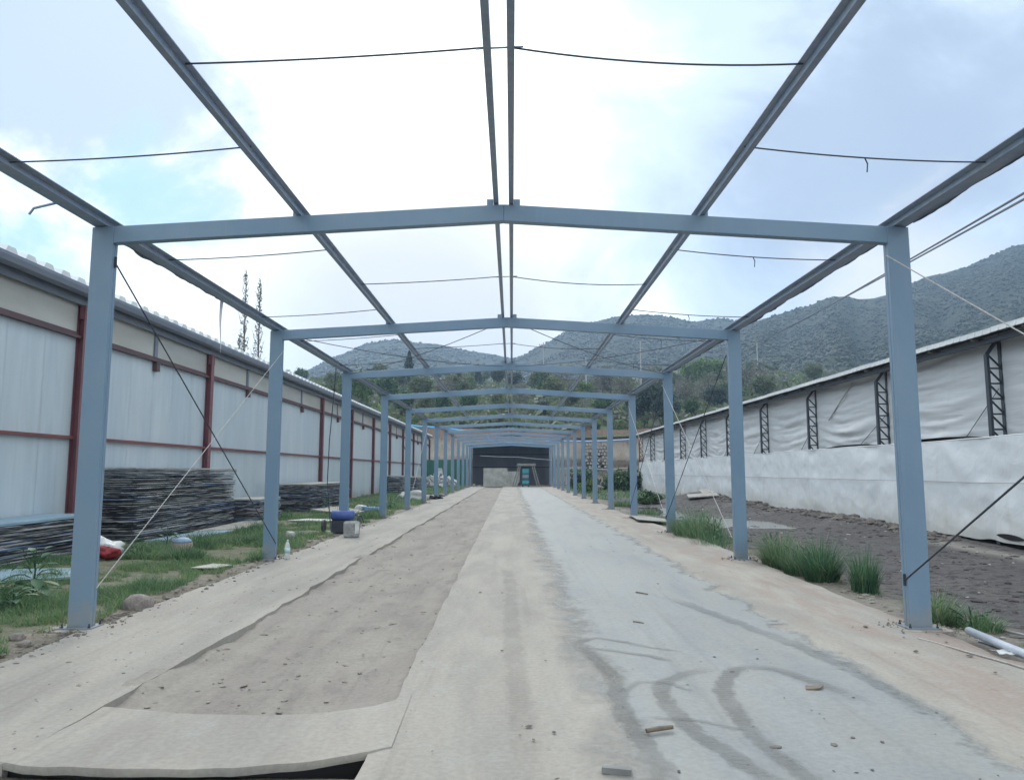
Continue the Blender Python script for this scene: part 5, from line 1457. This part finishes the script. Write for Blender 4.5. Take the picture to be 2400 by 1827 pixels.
# ------------------------------------------------------------------ BANK, HILLSIDE, HILLS
def bank_mat():
    m = bpy.data.materials.new('cut_bank_soil'); m.use_nodes = True
    t = m.node_tree; t.nodes.clear(); N = NT(t)
    out = t.nodes.new('ShaderNodeOutputMaterial'); p = t.nodes.new('ShaderNodeBsdfPrincipled')
    pos = t.nodes.new('ShaderNodeNewGeometry').outputs['Position']; x, y, z = N.sep(pos)
    n1 = N.noise(N.mapping(pos, (1.2, 1, 0.5)), 0.6, 6, 0.65); n2 = N.noise(N.mapping(pos, (2.5, 1, 0.5)), 1.6, 6, 0.7)
    c = N.mix(N.rng(n1, 0.38, 0.62), (0.36, 0.29, 0.23), (0.42, 0.37, 0.32))
    c = N.mix(N.rng(N.math('ADD', z, N.math('MULTIPLY', n1, 3)), 5.6, 7.4), c, (0.235, 0.155, 0.12))
    c = N.mix(N.math('MULTIPLY', N.rng(n2, 0.56, 0.68), 0.7), c, (0.13, 0.10, 0.08))
    N.put(p.inputs['Base Color'], c); p.inputs['Roughness'].default_value = 0.95
    bn = t.nodes.new('ShaderNodeBump'); bn.inputs['Distance'].default_value = 0.4
    t.links.new(n2, bn.inputs['Height']); t.links.new(bn.outputs[0], p.inputs['Normal']); t.links.new(p.outputs[0], out.inputs[0])
    return m
BANK = bank_mat()
rows = []
for x in np.arange(-60, 90, 1.0):
    col = []
    for u in np.linspace(0, 1, 12):
        z = -0.3+6.8*u+0.25*nz(x, u*5, 3, 0.25)*(u > 0.02)
        col.append((x, 84.5+0.9*math.sin(x*0.11)+3.6*u**1.3+0.9*nz(x, u*6, 1, 0.16)+0.35*nz(x, u*6, 2, 0.8)-0.9*(0.42 < u < 0.5), z))
    rows.append(col)
b = MB(); b.grid(np.array(rows)); o = b.build('cut_bank', BANK, smooth=True); tag(o, kind='structure')

def hill_mat(name, a, bb, c2, d, sc):
    m = bpy.data.materials.new(name); m.use_nodes = True
    t = m.node_tree; t.nodes.clear(); N = NT(t)
    out = t.nodes.new('ShaderNodeOutputMaterial'); p = t.nodes.new('ShaderNodeBsdfPrincipled')
    pos = t.nodes.new('ShaderNodeNewGeometry').outputs['Position']
    n1 = N.noise(pos, 0.012*sc, 6, 0.6); n2 = N.noise(pos, 0.06*sc, 6, 0.65); n3 = N.noise(pos, 0.35*sc, 4, 0.7)
    c = N.mix(N.rng(n1, 0.40, 0.60), a, bb)
    c = N.mix(N.math('MULTIPLY', N.rng(n2, 0.48, 0.66), 0.7), c, c2)
    c = N.mix(N.math('MULTIPLY', N.rng(n3, 0.45, 0.62), 0.5), c, d)
    N.put(p.inputs['Base Color'], c); p.inputs['Roughness'].default_value = 0.95
    p.inputs['Specular IOR Level'].default_value = 0.1
    bn = t.nodes.new('ShaderNodeBump'); bn.inputs['Distance'].default_value = 2.5/sc
    t.links.new(n3, bn.inputs['Height']); t.links.new(bn.outputs[0], p.inputs['Normal']); t.links.new(p.outputs[0], out.inputs[0])
    return m
HFAR = hill_mat('hill_vegetation', (0.060, 0.073, 0.068), (0.072, 0.083, 0.066), (0.092, 0.105, 0.072), (0.04, 0.050, 0.047), 1.0)
HMID = hill_mat('hillside_vegetation', (0.135, 0.16, 0.09), (0.155, 0.155, 0.12), (0.14, 0.19, 0.08), (0.09, 0.11, 0.07), 3.0)

def hz_mid(x, y):
    """hillside behind the cut bank"""
    u = y-88
    s_ = 0.175+0.03*nz(x, 0, 2, 0.012)-0.00012*u
    rise = 0.0009*max(0, x-40)*u*0.5 if x > 40 else 0
    return 6.2+u*s_+rise+1.3*nz(x, y, 4, 0.035)+0.0025*max(0, -x-25)*0
xs_ = np.arange(-190, 260, 3.5); ysm = np.concatenate([np.arange(87.6, 130, 2.5), np.arange(130, 300, 5)])
b = MB(); b.grid(np.array([[(x, y, hz_mid(x, y)-(0.6 if y < 88 else 0)) for y in ysm] for x in xs_]))
o = b.build('hillside', HMID, smooth=True); tag(o, kind='structure'); recalc(o)
if o.data.polygons[0].normal.z < 0: o.data.flip_normals()

def interp_prof(pts):
    a = np.array([(pixdir(px, py).x/pixdir(px, py).y, pixdir(px, py).z/pixdir(px, py).y) for px, py in pts])
    i = np.argsort(a[:, 0]); return a[i, 0], a[i, 1]
HILLS = []
def hill(pts, D0, D1, base, seed, u0, u1, power=1.15, rough=1.0):
    pu, pe = interp_prof(pts)
    def h(u, s):
        e = np.interp(u, pu, pe)
        y = D0+(D1-D0)*min(s, 1.0)
        yy = D0+(D1-D0)*s
        top = CAM.z+(e+0.005)*D1
        x = u*yy
        if s <= 1: z = base+(top-base)*s**power
        else: z = top-(s-1)*(D1-D0)*0.5
        gul = (abs(nz(u*9, s*1.4, seed, 1.0, 4)))*(top-base)*0.11*math.sin(math.pi*min(s, 1)*0.93)*rough
        bump_ = nz(x, yy, seed+2, 0.02, 4)*2.4*min(1, 1.25-min(s, 1))+nz(x, yy, seed+3, 0.07, 3)*0.8
        return x, yy, z-gul+bump_
    us = np.arange(u0, u1, 0.0055); ss = np.concatenate([np.linspace(0, 1, 64), np.linspace(1.04, 1.4, 6)])
    b = MB(); b.grid(np.array([[h(u, s) for s in ss] for u in us]))
    o = b.build('hill', HFAR, smooth=True); tag(o, kind='structure'); recalc(o)
    if sum(p.normal.z for p in o.data.polygons) < 0: o.data.flip_normals()
    HILLS.append((h, u0, u1))
    return o
hill([(-400, 830), (-100, 820), (300, 850), (500, 838), (650, 810), (720, 777), (790, 747), (850, 738), (900, 742), (950, 750), (1000, 762), (1050, 768), (1095, 777), (1200, 800), (1400, 850)], 270, 720, 26, 1.0, -0.95, 0.2)
hill([(1000, 850), (1060, 806), (1095, 787), (1130, 772), (1180, 747), (1230, 714), (1280, 699), (1330, 688), (1400, 684), (1450, 692), (1500, 699), (1560, 694), (1600, 702), (1700, 725), (1900, 770)], 270, 640, 26, 5.0, -0.12, 0.55)
hill([(1330, 860), (1430, 800), (1500, 752), (1560, 722), (1600, 707), (1650, 692), (1700, 678), (1750, 660), (1790, 645), (1820, 646), (1850, 653), (1880, 650), (1910, 642), (2000, 602), (2100, 572), (2207, 528), (2400, 470), (2700, 440), (3000, 470)], 150, 470, 10, 9.0, 0.10, 1.05, 1.05)

# shrubs over the hills: uncountable, one mass
def scrub(N_, fn, size, seed, name, lab, m):
    r = np.random.default_rng(seed)
    ico = np.array([(0, 0, 1), (0.9, 0, 0.35), (0.28, 0.85, 0.35), (-0.72, 0.53, 0.35), (-0.72, -0.53, 0.35), (0.28, -0.85, 0.35), (0.6, 0.44, -0.4), (-0.6, 0.44, -0.4), (0, -0.75, -0.4)])
    fc = np.array([(0, 1, 2), (0, 2, 3), (0, 3, 4), (0, 4, 5), (0, 5, 1), (1, 6, 2), (2, 7, 3), (3, 7, 4), (4, 8, 5), (5, 8, 1), (6, 7, 2), (7, 8, 4), (8, 6, 1)])
    P = np.array([fn(r) for _ in range(N_)]); s_ = size(P, r)
    V = P[:, None, :]+ico[None]*s_[:, None, None]*(0.7+0.6*r.random((N_, 9, 1)))*np.array([1, 1, 0.85])
    F = (np.arange(N_)*9)[:, None, None]+fc[None]
    t = np.repeat(np.clip(r.normal(0.42, 0.22, N_), 0, 1), 9)
    o = inst(name, np_mesh(name, V.reshape(-1, 3), F.reshape(-1, 3), m, t)); return tag(o, lab, 'scrub', kind='stuff')
def on_hill(i, smin=0.0, smax=1.02):
    h, u0, u1 = HILLS[i]
    def f(r):
        for _ in range(8):
            u = r.uniform(max(u0, -0.8), min(u1, 0.85)); s = r.uniform(smin, smax)
            p = h(u, s)
            if mnoise.fractal(Vector((p[0]*0.02, p[1]*0.02, i)), 1, 2, 3) > r.uniform(-0.6, 0.35): break
        return p
    return f
szf = lambda k: (lambda P, r: k*(0.5+1.0*r.random(len(P))**1.5))
scrub(9000, on_hill(0, 0.3), szf(1.5), 1, 'hill_scrub', 'dark scrub covering the left hill', F_SCRUB)
scrub(9000, on_hill(1, 0.3), szf(1.35), 2, 'hill_scrub', 'dark scrub covering the middle hill', F_SCRUB)
scrub(16000, on_hill(2), szf(0.95), 3, 'hill_scrub', 'dark scrub covering the right hill', F_SCRUB)
def on_mid(r):
    y = 89+150*r.random()**1.2; x = r.uniform(-0.62*y, 0.75*y); return x, y, hz_mid(x, y)
def leaf_scrub(N_, fn, size, seed, name, lab, m, per=14):
    r = np.random.default_rng(seed); P = np.array([fn(r) for _ in range(N_)]); s_ = size*(0.5+r.random(N_)**1.6)
    n = N_*per; c = np.repeat(P, per, 0)+r.standard_normal((n, 3))*np.repeat(s_, per)[:, None]*np.array([0.5, 0.5, 0.38])
    a = r.standard_normal((n, 3)); a /= np.linalg.norm(a, axis=1)[:, None]
    bb = np.cross(a, r.standard_normal((n, 3))); bb /= np.linalg.norm(bb, axis=1)[:, None]
    w = (np.repeat(s_, per)*0.42*(0.6+0.8*r.random(n)))[:, None]
    V = np.stack([c-a*w, c+bb*w*.6, c+a*w, c-bb*w*.6], 1).reshape(-1, 3); F = np.arange(4*n).reshape(n, 4)
    t = np.clip(np.repeat(r.normal(0.42, 0.2, N_), per)+r.normal(0, .08, n), 0, 1)
    o = inst(name, np_mesh(name, V, F, m, np.repeat(t, 4))); return tag(o, lab, 'scrub', kind='stuff')
leaf_scrub(8000, on_mid, 1.1, 4, 'hillside_scrub', 'low bushes all over the hillside', F_OLIVE)
leaf_scrub(1300, on_mid, 1.1, 5, 'hillside_scrub', 'bright green low bushes on the hillside', F_BRIGHT)
leaf_scrub(2600, on_mid, 1.2, 6, 'hillside_scrub', 'brown bare bushes on the hillside', F_BROWN)
# trees
def trunk_mesh(h, r, crown_r, seed, n=9, top=0.85):
    b = MB(); q = random.Random(seed)
    pts = [Vector((0.12*q.uniform(-1, 1)*k*0.3, 0.12*q.uniform(-1, 1)*k*0.3, -0.4+h*top*k/4)) for k in range(5)]
    b.tube(pts, [r*(1-0.18*k) for k in range(5)], 7)
    for k in range(n):
        a = k*2.39+q.uniform(-.4, .4); z0 = h*(0.28+0.5*k/n); ln = crown_r*q.uniform(0.6, 1.0)
        s_ = Vector((0, 0, z0)); e = s_+Vector((math.cos(a)*ln, math.sin(a)*ln, ln*q.uniform(0.4, 0.9)))
        b.tube([s_, s_.lerp(e, .5)+Vector((0, 0, .1*ln)), e], [r*0.42, r*0.25, r*0.08], 5)
    return b.mesh('trunk', BARK)
PROTO = {}
def crown(kind, h, rx, rz, n, size, m, seed, clumps=34, conifer=False, zc=0.62):
    if conifer:
        r = np.random.default_rng(seed); parts = []
        u = r.random(n)**0.75; a = r.uniform(0, 6.283, n)
        rad = rx*(1.02-u)*np.sqrt(r.random(n))*(1+0.22*np.sin(u*34+r.normal(0, .4, n)))
        p = np.stack([rad*np.cos(a), rad*np.sin(a), h*(0.12+0.88*u)], 1)
        V, F, T = leaf_cloud(n, 1, 1, 1, size, 8, seed); V = V.reshape(n, 4, 3); V = V-V.mean(1, keepdims=True)+p[:, None]
        V = V.reshape(-1, 3)
    else:
        V, F, T = leaf_cloud(n, rx, rx, rz, size, clumps, seed); V[:, 2] += h*zc
    PROTO[kind] = (trunk_mesh(h, 0.035*h, rx*0.8, seed), np_mesh('crown', V, F, m, T), m)
crown('olive', 6, 2.4, 2.3, 1500, 0.26, F_OLIVE, 11); crown('olive2', 5, 2.7, 1.9, 1500, 0.25, F_OLIVE, 12)
crown('dark', 7, 2.6, 2.7, 1900, 0.27, F_DARK, 13); crown('dark2', 5.5, 2.9, 2.1, 1700, 0.26, F_DARK, 14)
crown('bright', 6, 2.3, 2.3, 1500, 0.26, F_BRIGHT, 15); crown('brown', 6, 2.4, 2.4, 800, 0.20, F_BROWN, 16, 44)
crown('brown2', 5, 2.2, 2.2, 700, 0.18, F_BROWN, 17, 40); crown('green', 6, 2.5, 2.4, 1600, 0.26, F_GREEN, 18)
crown('conifer', 12, 3.0, 5, 2600, 0.36, F_DARK, 19, conifer=True)
def plant_tree(kind, x, y, sc_, lab, zz=None, rz=0.0, name='tree', group='trees on the hillside'):
    t_, c_, _ = PROTO[kind]
    r = empty(name, (x, y, hz_mid(x, y) if zz is None else zz), lab, 'tree', group)
    r.rotation_euler = (0, 0, rz); r.scale = (sc_, sc_, sc_)
    inst('trunk', t_, r); inst('crown', c_, r)
    return r
def at_pix(px, y):
    d = pixdir(px, 900); return CAM.x+d.x/d.y*y
# the trees one can pick out: (kind, photo column, distance, scale, label)
for q, (kind, px, y, sc_, lab) in enumerate((
    ('conifer', 880, 175, 0.95, 'tall dark conifer in front of the left hill'),
    ('conifer', 1030, 190, 0.62, 'dark conifer left of the ridge line on the wooded slope'),
    ('dark', 1075, 185, 0.95, 'big dark tree below the ridge purlins'), ('dark2', 1110, 178, 1.0, 'broad dark tree just right of the ridge purlins'),
    ('dark2', 800, 160, 1.3, 'broad dark tree behind the third left frame corner'), ('bright', 778, 118, 1.25, 'bright green tree above the left shed roof'),
    ('bright', 748, 122, 1.0, 'small bright green tree above the left shed roof'), ('green', 835, 120, 1.1, 'green tree right of the bright tree above the left shed'),
    ('olive', 905, 130, 1.2, 'olive tree on the slope behind the fourth frame'), ('olive2', 985, 150, 1.3, 'wide olive tree in the middle of the slope'),
    ('bright', 1012, 160, 0.9, 'small yellow green tree on the slope left of centre'), ('olive', 1165, 140, 1.2, 'olive tree right of centre on the slope'),
    ('bright', 1260, 128, 0.8, 'bright green bush tree seen between the fourth and fifth rafters'), ('brown', 1210, 150, 1.4, 'bare brown tree right of centre'),
    ('brown', 1300, 140, 1.4, 'bare brown tree before the right hill'), ('brown2', 1340, 120, 1.3, 'bare grey tree behind the fifth right column'),
    ('dark', 1408, 95, 0.95, 'dark blue green tree on the cut bank at right'), ('dark2', 1437, 93, 0.85, 'low dark tree on the cut bank beside the fourth right column'),
    ('dark2', 1372, 96, 0.75, 'dark shrub tree on the cut bank behind the fifth right column'), ('green', 1300, 97, 0.7, 'green shrub tree on the bank behind the far right columns'),
    ('brown', 1480, 120, 1.2, 'bare tree behind the end of the curtain shed'), ('brown2', 1530, 125, 1.5, 'bare tree above the end of the curtain shed roof'),
    ('green', 1490, 98, 0.6, 'pale green shrub tree at the end of the curtain shed'), ('bright', 1520, 170, 1.6, 'bright green tree above the third right column'),
    ('bright', 1560, 172, 1.5, 'bright green tree above the curtain shed roof'), ('bright', 1490, 175, 1.4, 'bright green tree left of the third right column'),
    ('brown', 1590, 140, 1.7, 'bare brown tree over the curtain shed roof'), ('brown2', 1640, 140, 1.7, 'bare brown thicket over the curtain shed roof'),
    ('olive', 1430, 140, 1.3, 'olive tree behind the fourth right column'), ('brown', 1395, 150, 1.5, 'bare brown tree left of the fourth right column'),
    ('olive', 700, 112, 1.0, 'olive tree above the left shed roof behind the second frame'), ('green', 870, 100, 0.8, 'green shrub above the far part of the left shed'),
    ('olive2', 920, 100, 0.7, 'olive shrub above the far end of the left shed'), ('green', 955, 96, 0.7, 'green shrub on the bank at the end of the left shed'),
    ('brown2', 1120, 115, 1.0, 'bare shrub on the slope above the dark shed'), ('olive2', 1080, 105, 0.8, 'olive shrub on the bank above the dark shed'),
    ('dark2', 1170, 100, 0.5, 'dark shrub on the bank above the dark shed'), ('olive', 1230, 104, 0.8, 'olive shrub above the right end of the dark shed'),
    ('green', 1010, 104, 0.7, 'green shrub on the slope left of the dark shed'), ('brown', 960, 125, 1.0, 'bare tree on the slope left of centre'))):
    plant_tree(kind, at_pix(px, y), y, sc_*0.8, lab, rz=q*1.7)
# more trees of the wooded slope, alike and countable
rt = random.Random(21); kinds = ['olive', 'olive2', 'brown', 'brown2', 'green', 'olive', 'dark2']
names_ = {'olive': 'olive tree', 'olive2': 'olive tree', 'brown': 'bare brown tree', 'brown2': 'bare brown tree', 'dark2': 'dark tree', 'green': 'green tree', 'dark': 'dark tree'}
for k in range(80):
    y = rt.uniform(112, 255); x = rt.uniform(-0.32*y, 0.42*y); kind = rt.choice(kinds)
    px_ = 1103.5+(x-CAM.x)/y*FPX*2207/2400
    zone = ('above the left shed' if px_ < 830 else 'between left shed and ridge purlins' if px_ < 1000 else 'near the ridge purlins' if px_ < 1200
            else 'between ridge purlins and curtain shed' if px_ < 1440 else 'above the curtain shed')
    hh_ = 'low on' if y < 150 else 'halfway up' if y < 205 else 'high on'
    plant_tree(kind, x, y, rt.uniform(0.45, 0.9), f'{names_[kind]} {hh_} the wooded slope {zone}', rz=rt.uniform(0, 6), group=f'{names_[kind]}s covering the wooded slope')

# bare poplars behind the left shed
def poplar(x, y, z, h, seed, lab):
    r = empty('poplar', (x, y, z), lab, 'tree', 'bare poplars behind the left shed'); q = random.Random(seed)
    b = MB(); b.tube([(0, 0, -0.3), (0.1, 0, h*0.5), (0.0, 0.1, h)], [0.16, 0.09, 0.02], 6); inst('trunk', b.mesh('trunk', BARK), r)
    b = MB()
    for k in range(70):
        z0 = h*(0.12+0.85*k/70); a = k*2.4+q.uniform(-.5, .5); ln = (h*0.13)*(1.05-0.8*k/70)*q.uniform(0.5, 1.1); w = ln*0.42
        s_ = Vector((0, 0, z0)); e = s_+Vector((math.cos(a)*w, math.sin(a)*w, ln))
        b.tube([s_, s_.lerp(e, .4)+Vector((math.cos(a), math.sin(a), 0))*w*0.25, e], [0.03, 0.022, 0.008], 4)
        for _ in range(5):
            u = q.uniform(0.3, 1); p = s_.lerp(e, u); dd = Vector((q.uniform(-1, 1), q.uniform(-1, 1), q.uniform(0.2, 1)))*ln*0.22
            b.tube([p, p+dd], [0.012, 0.005], 3)
    inst('branches', b.mesh('branches', BARK), r)
    g_ = np.random.default_rng(seed); n = 420; u = g_.random(n); a = g_.uniform(0, 6.283, n); rad = 0.10*h*0.5*(1.1-u)*g_.random(n)**0.5
    V, F, T = leaf_cloud(n, 1, 1, 1, 0.10, 8, seed); V = V.reshape(n, 4, 3); V = V-V.mean(1, keepdims=True)+np.stack([rad*np.cos(a), rad*np.sin(a), h*(0.12+0.88*u)], 1)[:, None]
    inst('leaves', np_mesh('leaves', V.reshape(-1, 3), F, F_BROWN, T), r)
poplar(-22.1, 60, 0, 18.2, 1, 'tallest bare poplar rising behind the left shed roof')
poplar(-20.9, 60, 0, 17.4, 2, 'second bare poplar just right of the tallest one')
poplar(-23.2, 62, 0, 13.0, 3, 'shorter bare poplar left of the tallest one')
poplar(-18.6, 62, 0, 9.6, 4, 'low bare tree top showing over the shed roof right of the poplars')
# utility poles on the slope
def upole(px, y, h, lab):
    x = at_pix(px, y); r = empty('utility_pole', (x, y, hz_mid(x, y) if y > 88 else 0), lab, 'utility pole', 'utility poles')
    b = MB(); b.tube([(0, 0, -0.5), (0, 0, h)], [0.14, 0.09], 8); inst('shaft', b.mesh('shaft', POLE), r)
    b = MB(); b.box(-0.9, 0.9, -0.06, 0.06, h-0.6, h-0.48); b.box(-0.7, 0.7, -0.06, 0.06, h-1.3, h-1.2); inst('crossarm', b.mesh('crossarm', POLE), r)
    b = MB()
    for q in (-0.8, -0.3, 0.3, 0.8): b.lathe([(0.05, 0), (0.05, 0.16)], 6, (q, 0, h-0.48))
    inst('insulators', b.mesh('insulators', ROD), r)
    return r
upole(1172, 140, 10.5, 'pale utility pole right of the ridge purlins on the slope')
upole(1264, 128, 8.0, 'pale utility pole beside the bright bush tree')
upole(1383, 125, 11.0, 'thin pale utility pole left of the fourth right column')
# power lines over the right shed
PL = upole(1637, 150, 1, 'distant utility pole on the hillside carrying the two dark cables')
_d = pixdir(1637, 738); ptop = CAM.z+_d.z/_d.y*150
for ch in list(PL.children): bpy.data.objects.remove(ch)
_h = max(4.0, ptop-PL.location.z)
b = MB(); b.tube([(0, 0, -0.5), (0, 0, _h)], [0.16, 0.10], 8); inst('shaft', b.mesh('shaft', POLE), PL)
b = MB(); b.box(-0.7, 0.7, -0.05, 0.05, _h-0.2, _h-0.1); inst('crossarm', b.mesh('crossarm', POLE), PL)
for k, (py, dx) in enumerate(((400, 0.35), (413, -0.35))):
    d = pixdir(2207, py); t_ = 11.4/d.x
    near = Vector((CAM.x+11.4, d.y*t_, CAM.z+d.z*t_))
    far = Vector((PL.location.x+dx, 150, PL.location.z+_h))
    e = near+(near-far)*0.16; q = []
    for i in range(41):
        u = i/40; p = e.lerp(far, u); q.append(p-Vector((0, 0, 0.35*4*u*(1-u))))
    b = MB(); b.tube(q, 0.03, 5)
    tag(b.build('power_line', ROD, origin=tuple(q[0])), ('upper' if k == 0 else 'lower')+' of the two dark overhead cables above the right shed', 'cable', 'overhead cables at right')
# neighbour's roof behind the curtain shed end
NB = empty('far_house', (at_pix(1590, 78)+1.5, 80, 0), 'distant house with pale folded roof beyond the curtain shed', 'house')
hx = NB.location.x
b = MB(); b.box(hx-4.5, hx+4.5, 78, 86, 0, 5.6); b.build('wall', CONW, NB)
b = MB(); b.add([(hx-5.2, 77.4, 5.75), (hx+5, 77.4, 5.6), (hx+5, 82, 7.2), (hx-2.6, 82, 7.4), (hx-5.2, 86.5, 5.75), (hx+5, 86.5, 5.6)], [(0, 1, 2, 3), (3, 2, 5, 4), (0, 3, 4)])
b.add([(hx-8.5, 77.0, 6.15), (hx-4.8, 77.0, 5.75), (hx-4.8, 80, 5.95), (hx-8.5, 80, 6.3)], [(0, 1, 2, 3)]); b.build('roof', ROOFW, NB)
# stone terrace wall and white line along the bank
b = MB(); b.tube([(x, 83.6+0.9*math.sin(x*0.11), 1.75+0.1*math.sin(x)) for x in np.arange(5, 16, 0.6)], 0.08, 6)
tag(b.build('bank_pipe', POLE, origin=(5, 84, 1.7)), 'pale pipe running along the foot of the cut bank', 'pipe')
b = MB()
rr = random.Random(9)
for r_ in range(9):
    for c_ in range(9):
        x = 8.35+c_*0.36+0.15*(r_ % 2); z = 2.0+r_*0.36
        if rr.random() < 0.2: continue
        s_ = 0.15*rr.uniform(.7, 1.1); y = 83.9+0.9*math.sin(x*0.11)+z*0.28
        b.add([(x-s_, y-.25, z-s_*.8), (x+s_, y-.25, z-s_*.9), (x+s_*.9, y-.22, z+s_*.9), (x-s_*.9, y-.22, z+s_*.8), (x-s_, y+.6, z-s_), (x+s_, y+.6, z-s_), (x+s_, y+.6, z+s_), (x-s_, y+.6, z+s_)],
              [(0, 1, 2, 3), (1, 5, 6, 2), (4, 0, 3, 7), (3, 2, 6, 7), (4, 5, 1, 0)])
o = b.build('stone_facing', mat('facing_stone', (0.36, 0.34, 0.31), 0.9, var=(0.27, 0.25, 0.225), vscale=2.5), origin=(9.8, 84.2, 2)); tag(o, 'pale stones facing the cut bank between far right columns', 'stone wall', kind='stuff')

# ------------------------------------------------------------------ HAZE
hm = bpy.data.materials.new('haze_air'); hm.use_nodes = True
ht = hm.node_tree; ht.nodes.clear()
ho = ht.nodes.new('ShaderNodeOutputMaterial'); hv = ht.nodes.new('ShaderNodeVolumePrincipled')
hv.inputs['Color'].default_value = (0.50, 0.72, 1.0, 1)
hv.inputs['Density'].default_value = 0.00065
hv.inputs['Anisotropy'].default_value = 0.2
ht.links.new(hv.outputs[0], ho.inputs['Volume'])
HTOP = max(max(v.co.z for v in o.data.vertices) for o in bpy.data.objects if o.type == 'MESH' and o.name.startswith('hill'))+8
b = MB(); b.box(-1300, 1500, -320, 1250, -2.0, HTOP)
hz_ = b.build('haze', hm); tag(hz_, kind='stuff')
